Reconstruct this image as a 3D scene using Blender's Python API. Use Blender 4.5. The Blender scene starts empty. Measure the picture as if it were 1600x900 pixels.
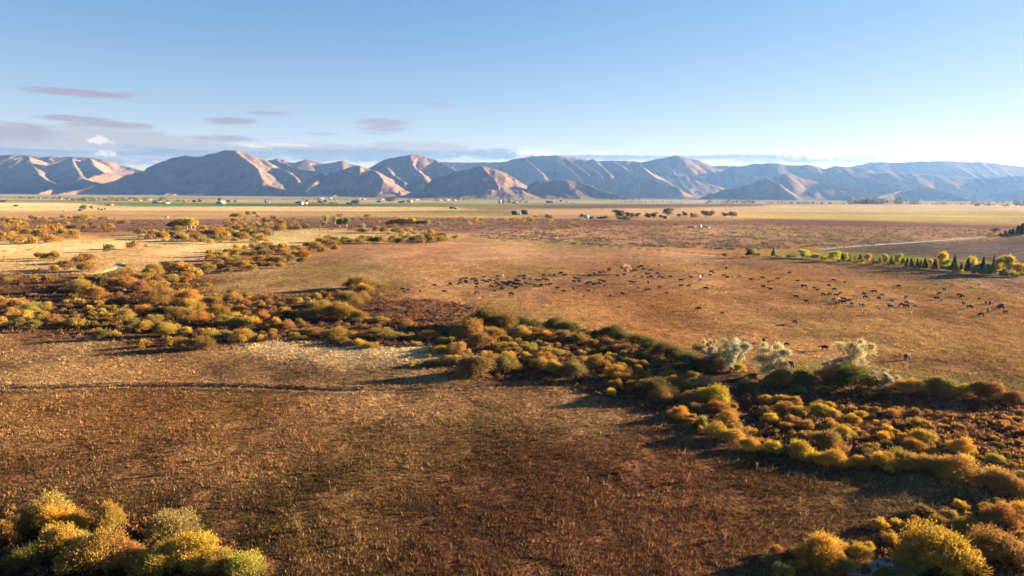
import bpy, math, random
import numpy as np
from mathutils import Vector, Matrix

rng = np.random.default_rng(7)
random.seed(7)
scene = bpy.context.scene
COL = scene.collection

# ------------------------------------------------------------------ camera
F = 1067.0                       # focal length in pixels of a 1600 x 900 frame
CAM_H = 35.0
PITCH = math.atan((450 - 303.5) / F)
ROLL = 12.0 / 1600
_r0 = np.array([1.0, 0, 0])
_f = np.array([0, math.cos(PITCH), -math.sin(PITCH)])
_u0 = np.array([0, math.sin(PITCH), math.cos(PITCH)])
_r = math.cos(ROLL) * _r0 + math.sin(ROLL) * _u0
_u = -math.sin(ROLL) * _r0 + math.cos(ROLL) * _u0
cam_data = bpy.data.cameras.new('camera')
cam_data.sensor_width = 36
cam_data.lens = 36 * F / 1600
cam_data.clip_start = 0.5
cam_data.clip_end = 60000
cam = bpy.data.objects.new('camera', cam_data)
COL.objects.link(cam)
M = Matrix.Identity(4)
for i in range(3):
    M[i][0], M[i][1], M[i][2] = _r[i], _u[i], -_f[i]
M[2][3] = CAM_H
cam.matrix_world = M
scene.camera = cam

# ------------------------------------------------------------------ light
SUN_EL = 10.2                     # degrees above the horizon
SUN_AZ = 70.5
EXPOSURE = 2.9
SKY_STRENGTH = 0.05
world = bpy.data.worlds.new('World')
scene.world = world
world.use_nodes = True
sun_data = bpy.data.lights.new('sun', 'SUN')
sun_data.energy = 5.0
sun_data.angle = math.radians(0.5)
sun_data.color = (1.0, 0.78, 0.52)
sun = bpy.data.objects.new('sun', sun_data)
COL.objects.link(sun)
_el, _az = math.radians(SUN_EL), math.radians(SUN_AZ)
SUN_DIR = Vector((math.cos(_el) * math.sin(_az), math.cos(_el) * math.cos(_az), math.sin(_el)))
sun.rotation_euler = SUN_DIR.to_track_quat('Z', 'Y').to_euler()
sun.location = (300, 100, 400)
vs = scene.view_settings
vs.view_transform = 'Standard'
vs.look = 'None'
vs.exposure = EXPOSURE
vs.gamma = 1.0
vs.use_curve_mapping = False
scene.cycles.volume_bounces = 0
scene.cycles.max_bounces = 6
scene.cycles.sample_clamp_indirect = 4.0
scene.cycles.diffuse_bounces = 3
scene.cycles.transmission_bounces = 4
scene.cycles.transparent_max_bounces = 8


# ------------------------------------------------------------------ small node helper
class NT:
    def __init__(self, tree):
        self.t = tree
        tree.nodes.clear()

    def n(self, kind, **kw):
        nd = self.t.nodes.new(kind)
        for k, v in kw.items():
            setattr(nd, k, v)
        return nd

    def link(self, a, b):
        self.t.links.new(a, b)

    def put(self, sock, val):
        if isinstance(val, bpy.types.NodeSocket):
            self.link(val, sock)
        else:
            sock.default_value = val

    def math(self, op, a, b=None, c=None, clamp=False):
        nd = self.n('ShaderNodeMath', operation=op, use_clamp=clamp)
        self.put(nd.inputs[0], a)
        if b is not None:
            self.put(nd.inputs[1], b)
        if c is not None:
            self.put(nd.inputs[2], c)
        return nd.outputs[0]

    def vmath(self, op, a, b=None):
        nd = self.n('ShaderNodeVectorMath', operation=op)
        self.put(nd.inputs[0], a)
        if b is not None:
            self.put(nd.inputs[1], b)
        return nd.outputs[0]

    def mix(self, fac, a, b, blend='MIX'):
        nd = self.n('ShaderNodeMix', data_type='RGBA', blend_type=blend)
        nd.clamp_factor = True
        self.put(nd.inputs[0], fac)
        self.put(nd.inputs[6], a if isinstance(a, bpy.types.NodeSocket) else (*a, 1))
        self.put(nd.inputs[7], b if isinstance(b, bpy.types.NodeSocket) else (*b, 1))
        return nd.outputs[2]

    def noise(self, vec, scale, detail=3.0, rough=0.55, dist=0.0):
        nd = self.n('ShaderNodeTexNoise')
        if vec is not None:
            self.link(vec, nd.inputs['Vector'])
        nd.inputs['Scale'].default_value = scale
        nd.inputs['Detail'].default_value = detail
        nd.inputs['Roughness'].default_value = rough
        nd.inputs['Distortion'].default_value = dist
        return nd.outputs['Fac']

    def remap(self, x, a, b, c, d, smooth=False):
        nd = self.n('ShaderNodeMapRange')
        nd.interpolation_type = 'SMOOTHSTEP' if smooth else 'LINEAR'
        self.put(nd.inputs[0], x)
        for i, v in enumerate((a, b, c, d)):
            self.put(nd.inputs[i + 1], v)
        return nd.outputs[0]


def new_mat(name):
    m = bpy.data.materials.new(name)
    m.use_nodes = True
    return m, NT(m.node_tree)


# ------------------------------------------------------------------ sky with clouds
def build_world():
    g = NT(world.node_tree)
    sky = g.n('ShaderNodeTexSky', sky_type='NISHITA')
    sky.sun_disc = False
    sky.sun_elevation = _el
    sky.sun_rotation = _az
    sky.altitude = 1500
    sky.air_density = 1.0
    sky.dust_density = 0.45
    sky.ozone_density = 2.0
    tc = g.n('ShaderNodeTexCoord')
    sep = g.n('ShaderNodeSeparateXYZ')
    g.link(tc.outputs['Generated'], sep.inputs[0])
    az = g.math('ARCTAN2', sep.outputs[0], sep.outputs[1])
    el = g.math('ARCSINE', sep.outputs[2])
    comb = g.n('ShaderNodeCombineXYZ')
    g.link(az, comb.inputs[0])
    g.link(el, comb.inputs[1])
    # stretched noise: clouds seen edge on, low over the far range
    st = g.vmath('MULTIPLY', comb.outputs[0], (1.0, 6.0, 1.0))
    n1 = g.noise(st, 26, 6, 0.62, 0.6)
    n2 = g.noise(st, 90, 5, 0.6)
    wob = g.math('ADD', g.math('MULTIPLY', g.math('SUBTRACT', n1, 0.5), 2.0),
                 g.math('MULTIPLY', g.math('SUBTRACT', n2, 0.5), 0.8))

    n3 = g.noise(comb.outputs[0], 130, 5, 0.6, 0.4)
    n4 = g.noise(comb.outputs[0], 45, 2, 0.5)
    puff = g.math('ADD', g.math('MULTIPLY', g.math('SUBTRACT', n3, 0.5), 4.2), g.math('MULTIPLY', g.math('SUBTRACT', n4, 0.5), 1.5))

    def angles(px, py):
        d = _f + (px - 800) / F * _r + (450 - py) / F * _u
        d = d / np.linalg.norm(d)
        return math.atan2(d[0], d[1]), math.asin(d[2])

    # px, py, half width, half height, strength, kind: g grey-mauve, w sunlit white
    clouds = [
        (125, 145, 75, 6, .9, 'g'), (220, 147, 26, 3, .4, 'g'), (125, 186, 60, 5, .9, 'g'), (170, 194, 56, 6, .9, 'g'),
        (20, 205, 60, 14, .9, 'g'), (30, 222, 130, 4, .8, 'l'), (90, 231, 110, 3.5, .8, 'l'), (260, 224, 100, 3.5, .7, 'l'), (330, 232, 110, 4, .7, 'l'), (210, 217, 130, 6, .9, 'l'), (60, 210, 60, 5, .7, 'l'), (230, 246, 120, 3, .6, 'l'),
        (440, 226, 60, 3, .7, 'w'), (700, 233, 70, 4, .7, 'l'), (154, 219, 17, 6, .9, 'w'), (165, 239, 14, 5, .8, 'w'), (160, 214, 150, 17, .9, 'l'), (60, 235, 190, 26, 1, 'd'), (240, 235, 190, 20, 1, 'd'),
        (360, 189, 42, 6, .9, 'g'), (425, 177, 44, 4, .6, 'g'), (350, 216, 55, 6, 1, 'g'), (500, 209, 32, 3, .6, 'g'),
        (600, 191, 46, 7, .8, 'g'), (598, 201, 46, 5, .7, 'g'), (588, 208, 30, 3, .5, 'g'), (688, 164, 26, 4, .4, 'g'),
        (300, 240, 180, 12, .8, 'd'), (560, 241, 210, 15, 1, 'd'), (480, 228, 100, 6, .8, 'l'), (650, 228, 100, 8, .8, 'l'),
        (760, 240, 80, 10, .8, 'd'), (900, 246, 150, 6, .9, 'd'), (1090, 245, 180, 6, .8, 'd'), (1250, 248, 110, 7, .8, 'd'),
         (836, 239, 38, 6, 1, 'w'), (940, 239, 50, 2.5, .8, 'w'),
        (1100, 241, 240, 2.2, .7, 'w'), (1290, 242, 58, 7, 1, 'w'), (1330, 251, 46, 6, .8, 'l'), (1245, 241, 24, 4, .9, 'w'),
        (1560, 252, 60, 5, .6, 'l'), (395, 228, 22, 3, .7, 'w'),
        (2300, 150, 300, 30, .8, 'g'), (-500, 180, 300, 25, .9, 'g'), (-300, 235, 260, 22, 1, 'd'),
    ]
    cols = {'g': (0.55, 0.51, 0.65), 'd': (0.36, 0.45, 0.65), 'l': (0.66, 0.64, 0.74), 'w': (1.3, 1.22, 1.18)}
    # sky colour in final picture units: divide by strength and exposure
    k = 1.0 / (SKY_STRENGTH * 2 ** EXPOSURE)
    hsv = g.n('ShaderNodeHueSaturation')
    hsv.inputs['Saturation'].default_value = SKY_SAT
    g.link(sky.outputs[0], hsv.inputs['Color'])
    # soft shoulder so that the bright side of the sky keeps its tone
    a = g.vmath('MULTIPLY', hsv.outputs[0], SKY_GAIN)
    den = g.vmath('ADD', g.vmath('MULTIPLY', hsv.outputs[0], tuple(SKY_SOFT * q / k for q in SKY_GAIN)), (1, 1, 1))
    col = g.vmath('DIVIDE', a, den)
    clouds.sort(key=lambda c: 'dlgw'.index(c[5]))
    for px, py, hw, hh, s, kind in clouds:
        a0, e0 = angles(px, py)
        dx = g.math('DIVIDE', g.math('SUBTRACT', az, a0), hw / F)
        dy = g.math('DIVIDE', g.math('SUBTRACT', el, e0), hh / F)
        r2 = g.math('ADD', g.math('MULTIPLY', dx, dx), g.math('MULTIPLY', dy, dy))
        soft = g.math('SUBTRACT', 1.0, g.math('ADD', r2, g.math('MULTIPLY', wob if kind != 'w' else puff, 1.15 if kind != 'w' else 0.9)))
        fac = g.remap(soft, 0.0, 0.85 if kind != 'w' else 0.9, 0.0, min(1, s * (1.12 if kind != 'w' else 0.8)), smooth=True)
        col = g.mix(fac, col, tuple(c * k * CLOUD_GAIN for c in cols[kind]))
    bg = g.n('ShaderNodeBackground')
    g.link(col, bg.inputs[0])
    bg.inputs[1].default_value = SKY_STRENGTH
    out = g.n('ShaderNodeOutputWorld')
    g.link(bg.outputs[0], out.inputs[0])


SKY_SAT, SKY_GAIN, SKY_SOFT, CLOUD_GAIN = 1.25, (0.97, 0.84, 1.17), 0.74, 0.72
build_world()


# ------------------------------------------------------------------ geometry helpers
def ray(px, py):
    px = np.asarray(px, float)
    py = np.asarray(py, float)
    return _f + ((px - 800) / F)[..., None] * _r + ((450 - py) / F)[..., None] * _u


def flat(px, py):
    d = ray(px, py)
    t = CAM_H / np.maximum(-d[..., 2], 1e-4)
    return d[..., 0] * t, d[..., 1] * t


def to_px(x, y, z=0.0):
    x = np.asarray(x, float)
    y = np.asarray(y, float)
    zz = np.asarray(z, float) - CAM_H
    a = x * _r[0] + y * _r[1] + zz * _r[2]
    b = x * _u[0] + y * _u[1] + zz * _u[2]
    c = np.maximum(x * _f[0] + y * _f[1] + zz * _f[2], 0.5)
    return 800 + F * a / c, 450 - F * b / c


def _hash(ix, iy, seed):
    h = (ix.astype(np.int64) * 374761393 + iy.astype(np.int64) * 668265263 + seed * 974634777) & 0xFFFFFFFF
    h = ((h ^ (h >> 13)) * 1274126177) & 0xFFFFFFFF
    return ((h ^ (h >> 16)) & 0xFFFFFF) / float(0xFFFFFF)


def vnoise(x, y, seed=0):
    ix, iy = np.floor(x), np.floor(y)
    fx, fy = x - ix, y - iy
    fx = fx * fx * fx * (fx * (fx * 6 - 15) + 10)
    fy = fy * fy * fy * (fy * (fy * 6 - 15) + 10)
    a, b = _hash(ix, iy, seed), _hash(ix + 1, iy, seed)
    c, d = _hash(ix, iy + 1, seed), _hash(ix + 1, iy + 1, seed)
    return (a + (b - a) * fx) * (1 - fy) + (c + (d - c) * fx) * fy


def fbm(x, y, oct=4, seed=0, gain=0.5):
    s, a, t = 0.0, 1.0, 0.0
    for o in range(oct):
        s = s + a * vnoise(x * 2 ** o + 17.3 * o, y * 2 ** o - 9.1 * o, seed + o)
        t += a
        a *= gain
    return s / t


def ridged(x, y, oct=4, seed=0):
    s, a, t = 0.0, 1.0, 0.0
    for o in range(oct):
        n = 1 - np.abs(2 * vnoise(x * 2 ** o + 5.7 * o, y * 2 ** o + 3.3 * o, seed + o) - 1)
        s = s + a * n * n
        t += a
        a *= 0.5
    return s / t


def seg_dist(x, y, pts):
    """distance of every point to a polyline of world points"""
    best = np.full(np.shape(x), 1e9)
    for (ax, ay), (bx, by) in zip(pts[:-1], pts[1:]):
        dx, dy = bx - ax, by - ay
        t = np.clip(((x - ax) * dx + (y - ay) * dy) / (dx * dx + dy * dy + 1e-9), 0, 1)
        best = np.minimum(best, np.hypot(x - ax - t * dx, y - ay - t * dy))
    return best


def in_poly(px, py, poly):
    inside = np.zeros(np.shape(px), bool)
    n = len(poly)
    for i in range(n):
        x1, y1 = poly[i]
        x2, y2 = poly[(i + 1) % n]
        cond = ((y1 > py) != (y2 > py))
        with np.errstate(divide='ignore', invalid='ignore'):
            xi = (x2 - x1) * (py - y1) / ((y2 - y1) if y2 != y1 else 1e-9) + x1
        inside ^= cond & (px < xi)
    return inside


def world_line(pix):
    x, y = flat([p[0] for p in pix], [p[1] for p in pix])
    return list(zip(x, y))


CREEK = [
    world_line([(1310, 935), (1338, 905), (1362, 888), (1390, 876), (1405, 866), (1440, 850), (1500, 845), (1600, 842), (1720, 845)]),
    world_line([(1140, 612), (1160, 628), (1164, 645), (1173, 655), (1177, 668), (1195, 690), (1230, 705)]),
    world_line([(150, 428), (178, 421), (186, 419.5), (188, 415.5), (178, 412)]),
    world_line([(-60, 394), (20, 391.5), (42, 389)]),
]
CREEK_W = [1.6, 0.8, 1.0, 1.4]
DITCH = world_line([(-150, 610), (0, 607), (100, 605.5), (200, 604), (300, 604.5), (400, 607), (480, 610.5), (560, 611.5), (640, 610),
                    (700, 607.5), (800, 603.5), (910, 602)])
DRAIN = world_line([(770, 374.5), (880, 380), (960, 386), (1040, 392), (1100, 397), (1160, 402)])
CANAL = world_line([(1282, 389.3), (1330, 385.2), (1390, 381), (1440, 377.5), (1480, 374.8), (1537, 370.6), (1566, 370.3), (1600, 367.2), (1680, 361.5)])


def H(x, y):
    """height of the ground"""
    x = np.asarray(x, float)
    y = np.asarray(y, float)
    z = 0.55 * (fbm(x / 38, y / 38, 3, 3) - 0.5) + 0.22 * (fbm(x / 7, y / 7, 3, 11) - 0.5)
    z = z * np.clip(1.3 - y / 2500, 0.2, 1)
    for ln, w in zip(CREEK, CREEK_W):
        d = seg_dist(x, y, ln)
        z = z - 0.95 * np.clip(1.35 - d / (w * 1.6), 0, 1)
    d = seg_dist(x, y, DITCH)
    z = z - 0.5 * np.exp(-(d / 0.6) ** 2) + 0.22 * np.exp(-((d - 2.0) / 0.8) ** 2)
    d = seg_dist(x, y, DRAIN)
    z = z - 0.8 * np.exp(-(d / 1.6) ** 2)
    d = seg_dist(x, y, CANAL)
    z = np.where(d < 12, z * np.clip((d - 4) / 8, 0, 1) - 0.5 * np.clip(1.6 - d / 3.2, 0, 1), z)
    return z


# colour zones of the ground (mostly their own colours: straw, russet sedge, green crops, ploughed soil)
ZONES = [
    (None, (.40, .22, .10), 0),
    ([(-900, 280), (2500, 280), (2500, 324), (-900, 324)], (.27, .24, .15), 0),
    ([(-900, 309), (150, 311), (420, 312), (800, 313.5), (1200, 315.5), (1600, 317), (2500, 320), (2500, 325), (-900, 325)], (.40, .32, .20), 0),
    ([(-900, 311), (150, 312), (150, 318), (-900, 318)], (.24, .23, .12), 0),
    ([(130, 316), (380, 317), (600, 318.5), (600, 323), (160, 324)], (.11, .19, .07), 0),
    ([(330, 318), (560, 320), (620, 321), (620, 323.5), (330, 322)], (.07, .12, .05), 0),
    ([(600, 317.5), (830, 318), (960, 318), (960, 321), (600, 324)], (.17, .21, .08), 0),
    ([(700, 318), (1000, 316.5), (1000, 319), (700, 320)], (.25, .27, .12), 0),
    ([(950, 312), (1160, 313.5), (1160, 317.5), (950, 316)], (.36, .34, .24), 0),
    ([(1250, 313.5), (1330, 314), (1330, 317), (1250, 317)], (.27, .30, .14), 0),
    ([(800, 322), (1000, 319), (1200, 318.5), (1200, 322), (1000, 325.5), (800, 326.5)], (.17, .12, .10), 0),
    ([(600, 323), (800, 322), (860, 326), (740, 329.5), (600, 328.5)], (.32, .20, .13), 0),
    ([(-900, 317), (110, 317), (160, 321), (210, 323), (520, 322.5), (700, 323.5), (745, 328), (560, 330.5), (200, 329), (-900, 329)], (.66, .48, .26), 0),
    ([(-900, 329), (560, 331), (740, 333), (1160, 336), (1160, 344), (600, 341), (-900, 345)], (.44, .29, .155), 0),
    ([(550, 331), (650, 329), (740, 328.5), (800, 330), (830, 335), (740, 334), (640, 332.5)], (.21, .22, .07), 0),
    ([(800, 326.5), (1000, 325.5), (1200, 322), (2500, 322), (2500, 332), (1160, 335), (830, 335)], (.55, .36, .22), 0),
    ([(1190, 320), (2500, 318), (2500, 330), (1190, 331)], (.58, .43, .28), 0),
    ([(1150, 334), (1250, 331), (2500, 329), (2500, 352), (1600, 350), (1400, 346), (1200, 341), (1150, 340)], (.46, .37, .15), 0),
    ([(-900, 345), (40, 344), (300, 342.5), (600, 340), (800, 340.5), (1100, 346), (1200, 342.5), (1400, 346.5), (1580, 353), (2500, 356),
      (2500, 362), (1560, 358.5), (1320, 353.5), (1100, 352), (960, 352), (840, 361), (700, 366), (640, 362), (620, 357), (300, 358), (100, 366), (-900, 366)], (.215, .13, .105), 1),
    ([(720, 368), (830, 357), (960, 353), (1500, 355), (1600, 360), (1540, 368), (1280, 388), (1160, 392), (960, 385), (780, 375)], (.36, .225, .14), 0),
    ([(-900, 395), (120, 372), (130, 380), (200, 368), (330, 357), (620, 357), (720, 372), (500, 380), (330, 395), (260, 425), (150, 428), (-900, 445)], (.66, .48, .235), 0),
    ([(560, 382), (700, 374), (780, 376), (960, 387), (1160, 401), (1100, 406), (900, 415), (700, 414), (500, 420), (420, 412)], (.44, .255, .15), 0),
    ([(700, 371), (800, 374), (960, 386), (940, 387), (800, 378), (690, 376)], (.25, .20, .08), 0),
    ([(1282, 390), (1390, 381.5), (1600, 369.5), (2500, 330), (2500, 500), (1600, 412), (1550, 409), (1320, 394)], (.125, .098, .09), 2),
    ([(1190, 397), (1280, 390), (1320, 393.5), (1550, 408.5), (1620, 413), (1620, 432), (1500, 420), (1400, 411), (1260, 404), (1200, 402)], (.28, .26, .065), 0),
    ([(1050, 402), (1200, 402), (1260, 404), (1400, 411), (1500, 420), (2500, 500), (2500, 560), (1600, 460), (1400, 438), (1200, 420), (1050, 408)], (.33, .21, .125), 0),
    ([(650, 432), (860, 424), (1120, 420), (1150, 446), (1000, 458), (880, 462), (760, 462)], (.45, .25, .13), 0),
    ([(300, 425), (480, 414), (620, 412), (700, 425), (600, 445), (460, 455), (280, 452)], (.40, .25, .12), 0),
    ([(1350, 575), (1500, 585), (2500, 640), (2500, 690), (1600, 618), (1400, 600)], (.31, .25, .10), 0),
    ([(1190, 560), (1360, 560), (1420, 590), (1400, 606), (1180, 606)], (.30, .23, .09), 0),
    # belts of willow along the creek: dark russet sedge between the bushes
    ([(-900, 430), (40, 428), (130, 428), (200, 430), (300, 430), (380, 440), (260, 455), (420, 462), (520, 455), (590, 446), (600, 470), (700, 484), (720, 500), (780, 500), (880, 520),
      (1040, 545), (1180, 590), (1360, 603), (2500, 690), (2500, 800), (1600, 778), (1480, 735), (1280, 712), (1180, 690), (1040, 648), (960, 618), (880, 600), (740, 592), (640, 572), (480, 540),
      (380, 545), (260, 545), (150, 520), (-900, 525)], (.14, .07, .043), 1),
    ([(570, 474), (650, 468), (720, 470), (750, 482), (700, 502), (600, 500)], (.17, .085, .065), 1),
    ([(1220, 640), (1450, 630), (1700, 660), (1700, 720), (1450, 720), (1280, 700)], (.19, .095, .05), 1),
    ([(1440, 655), (1520, 655), (1560, 680), (1500, 700), (1440, 680)], (.33, .17, .10), 0),
    ([(380, 545), (400, 534), (430, 526), (470, 536), (560, 545), (660, 540), (685, 556), (640, 570), (560, 575), (480, 562), (420, 552)], (.84, .59, .33), 0),  # pale dry grass, its colour raised further to stand in for sunlight
    ([(930, 556), (1000, 560), (1030, 575), (960, 575)], (.22, .14, .09), 0),
    ([(-900, 525), (150, 522), (260, 548), (380, 548), (480, 565), (640, 578), (740, 600), (900, 602), (900, 606), (480, 612), (-900, 606)], (.41, .25, .125), 0),
    ([(-900, 608), (480, 613), (900, 605), (1040, 652), (1180, 694), (1280, 716), (1480, 742), (1530, 790), (1380, 830), (1330, 870), (1200, 1000), (-900, 1000)], (.24, .125, .057), 0),
    ([(500, 614), (900, 608), (1010, 650), (1010, 685), (800, 670), (600, 655), (430, 650)], (.42, .235, .115), 0),
    ([(-900, 612), (300, 612), (500, 640), (300, 680), (-900, 720)], (.27, .145, .062), 0),
    ([(820, 690), (1000, 690), (1200, 730), (1280, 760), (1200, 850), (1000, 960), (600, 960), (640, 780), (720, 720)], (.215, .098, .052), 0),
    ([(1030, 655), (1180, 700), (1330, 735), (1480, 760), (1480, 790), (1280, 745), (1100, 700)], (.20, .105, .055), 0),
    ([(1300, 760), (1450, 760), (1500, 800), (1380, 830), (1320, 800)], (.29, .19, .10), 0),
    ([(1400, 830), (1480, 795), (1560, 780), (2500, 760), (2500, 1000), (1200, 1000), (1340, 870)], (.13, .07, .035), 1),
    ([(-900, 830), (100, 800), (250, 820), (400, 870), (420, 1000), (-900, 1000)], (.11, .065, .033), 1),
]


def zone_color(x, y):
    """albedo of the ground cover and its kind, at world points"""
    wx = x + 9 * np.clip(y / 250, .3, 4) * (fbm(x / (8 + y * .03), y / (8 + y * .05), 3, 41) - .5)
    wy = y * (1 + 0.03 * (fbm(x / (6 + y * .04), y / (6 + y * .06), 3, 43) - .5))
    px, py = to_px(wx, wy, 0)
    far = y > 1200
    if far.any():
        p2, q2 = to_px(x, y, 0)
        px = np.where(far, p2, px)
        py = np.where(far, q2, py)
    c = np.zeros(np.shape(x) + (3,))
    kind = np.zeros(np.shape(x), int)
    for poly, col, k in ZONES:
        m = np.ones(np.shape(x), bool) if poly is None else in_poly(px, py, poly)
        c[m] = col
        kind[m] = k
    # broad mottling: greener, redder and paler patches of grass
    a = fbm(x / (14 + y * .05), y / (14 + y * .09), 4, 61)
    b = fbm(x / (30 + y * .04), y / (30 + y * .08), 3, 71)
    fade = np.clip(1.6 - y / 900, 0.35, 1)
    lum = 1 + fade * 1.1 * (a - 0.5)
    c = c * lum[..., None]
    red = np.clip((b - 0.52) * 5, 0, 1) * fade * (kind != 2)
    c = c * (1 - red[..., None] * np.array([.10, .21, .24]))
    ol = np.clip((0.41 - b) * 6, 0, 1) * fade * (kind == 0)
    c = c * (1 - ol[..., None] * np.array([.20, .12, .22]))
    # matted and trampled patches, and tufts of pale old grass, at the scale of a few metres
    m1 = .55 * fbm(x / 5.5, y / 9, 4, 131) + .45 * fbm(x / 13, y / 22, 3, 137)
    m2 = fbm(x / 3.1 + 40, y / 5.2, 4, 151)
    near = np.clip(1.5 - y / 420, 0, 1) * (kind == 0)
    band = fbm(x / 420, y / 60, 4, 171) - .5
    c = c * (1 + np.clip((y - 600) / 500, 0, 1) * .9 * band)[..., None]
    dk = np.clip((m1 - .515) * 8, 0, 1) * near
    c = c * (1 - dk[..., None] * np.array([.60, .60, .52]))
    pl = np.clip((m2 - .60) * 7, 0, 1) * near
    c = c * (1 + pl[..., None] * np.array([.40, .50, .62]))
    return np.clip(c * np.array([.80, .80, .745]), .01, .9), kind


def soft_zone_color(x, y, n=6):
    """zone colour averaged over a small neighbourhood, so that one cover grades into the next"""
    rgz = np.random.default_rng(3)
    acc = 0
    c, kind = zone_color(x, y)
    acc = c.copy()
    for _ in range(n - 1):
        s = 1.2 + np.clip(y, 0, 2500) * .02
        c2, _k = zone_color(x + rgz.normal(0, 1, x.shape) * s, y + rgz.normal(0, 1, x.shape) * s * 1.5)
        acc += c2
    return acc / n, kind


def mesh_obj(name, verts, faces, mat=None, parent=None, smooth=False, attrs=None):
    """one mesh object from numpy arrays; faces all tris or all quads"""
    me = bpy.data.meshes.new(name)
    verts = np.asarray(verts, np.float32)
    faces = np.asarray(faces, np.int32)
    k = faces.shape[1]
    me.vertices.add(len(verts))
    me.vertices.foreach_set('co', verts.ravel())
    me.loops.add(faces.size)
    me.loops.foreach_set('vertex_index', faces.ravel())
    me.polygons.add(len(faces))
    me.polygons.foreach_set('loop_start', np.arange(0, faces.size, k, dtype=np.int32))
    me.polygons.foreach_set('loop_total', np.full(len(faces), k, np.int32))
    if smooth:
        me.polygons.foreach_set('use_smooth', np.ones(len(faces), bool))
    me.update(calc_edges=True)
    for an, (typ, data) in (attrs or {}).items():
        at = me.attributes.new(an, typ, 'POINT')
        if typ == 'FLOAT_COLOR':
            d = np.ones((len(verts), 4), np.float32)
            d[:, :3] = data
            at.data.foreach_set('color', d.ravel())
        else:
            at.data.foreach_set('value', np.asarray(data, np.float32))
    if mat:
        me.materials.append(mat)
    ob = bpy.data.objects.new(name, me)
    COL.objects.link(ob)
    if parent:
        ob.parent = parent
    return ob


def grid_faces(nr, nc):
    i = np.arange(nr - 1)[:, None] * nc + np.arange(nc - 1)[None]
    i = i.ravel()
    return np.stack([i, i + 1, i + nc + 1, i + nc], 1)


def tag(o, label=None, cat=None, group=None, kind=None):
    for k, v in (('label', label), ('category', cat), ('group', group), ('kind', kind)):
        if v:
            o[k] = v
    return o


# ------------------------------------------------------------------ ground
def build_ground():
    v = np.concatenate([np.linspace(1500, 640, 40), np.arange(638, 60, -1.0), np.arange(60, 12, -0.5), np.arange(12, 3.0, -0.2)])
    Y = np.concatenate([[-150, -60, -10, 5, 15], CAM_H * F / v, ])
    Y = Y[Y < 12400]
    tc = np.linspace(-.86, .86, 860)
    t = np.concatenate([np.linspace(-1.42, -.87, 40), tc, np.linspace(.87, 1.42, 40)])
    X = t[None, :] * (np.maximum(Y, 20)[:, None] + 45)
    YY = np.repeat(Y[:, None], len(t), 1)
    x, y = X.ravel(), YY.ravel()
    z = H(x, y)
    c, kind = soft_zone_color(x, y)
    m, g = new_mat('pasture_ground')
    at = g.n('ShaderNodeAttribute', attribute_name='albedo')
    ap = g.n('ShaderNodeAttribute', attribute_name='ploughed')
    am = g.n('ShaderNodeAttribute', attribute_name='sedge')
    geo = g.n('ShaderNodeNewGeometry')
    pos = geo.outputs['Position']
    n1 = g.noise(pos, 1.6, 4, .65)
    n2 = g.noise(pos, .28, 4, .6)
    n3 = g.noise(pos, .05, 4, .6)
    f1 = g.remap(n1, .3, .7, .5, 1.35)
    f2 = g.remap(n2, .3, .7, .7, 1.3)
    f3 = g.remap(n3, .3, .7, .8, 1.2)
    mul = g.math('MULTIPLY', f1, g.math('MULTIPLY', f2, f3))
    # furrows run beside the canal
    (ax, ay), (bx, by) = CANAL[1], CANAL[-1]
    ang = math.atan2(by - ay, bx - ax)
    rot = g.n('ShaderNodeVectorRotate', rotation_type='Z_AXIS')
    g.link(pos, rot.inputs['Vector'])
    rot.inputs['Angle'].default_value = -ang
    stretched = g.vmath('MULTIPLY', rot.outputs[0], (.012, .22, .1))
    fur = g.noise(stretched, 1.0, 4, .7)
    furm = g.remap(fur, .35, .65, .72, 1.25)
    mul = g.math('MULTIPLY', mul, g.math('ADD', 1.0, g.math('MULTIPLY', ap.outputs['Fac'], g.math('SUBTRACT', furm, 1.0))))
    cc = g.n('ShaderNodeCombineColor')
    for i in range(3):
        g.link(mul, cc.inputs[i])
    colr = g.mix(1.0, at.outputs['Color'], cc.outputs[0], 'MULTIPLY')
    b = g.n('ShaderNodeBsdfDiffuse')
    g.link(colr, b.inputs['Color'])
    b.inputs['Roughness'].default_value = 0.1
    h = g.math('ADD', g.math('MULTIPLY', n1, .34), g.math('MULTIPLY', n2, .7))
    h = g.math('ADD', h, g.math('MULTIPLY', n3, 1.2))
    h = g.math('ADD', h, g.math('MULTIPLY', g.math('MULTIPLY', am.outputs['Fac'], g.noise(pos, .6, 3, .6)), 1.0))
    sp = g.n('ShaderNodeSeparateXYZ')
    g.link(pos, sp.inputs[0])
    h = g.math('MULTIPLY', h, g.remap(sp.outputs[1], 260, 1000, 1.0, .1))    # cut crops on the valley floor are smooth, the rough pasture is tussocky
    bump = g.n('ShaderNodeBump')
    bump.inputs['Strength'].default_value = .75
    bump.inputs['Distance'].default_value = 1.0
    g.link(h, bump.inputs['Height'])
    g.link(bump.outputs[0], b.inputs['Normal'])
    out = g.n('ShaderNodeOutputMaterial')
    g.link(b.outputs[0], out.inputs[0])
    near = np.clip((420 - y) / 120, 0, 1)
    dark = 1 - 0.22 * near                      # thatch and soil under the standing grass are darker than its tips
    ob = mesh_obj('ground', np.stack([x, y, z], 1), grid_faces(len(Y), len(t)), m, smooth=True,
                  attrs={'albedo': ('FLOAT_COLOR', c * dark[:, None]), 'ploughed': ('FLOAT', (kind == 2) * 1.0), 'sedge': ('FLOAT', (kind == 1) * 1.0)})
    tag(ob, kind='structure')
    return ob


build_ground()


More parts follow.
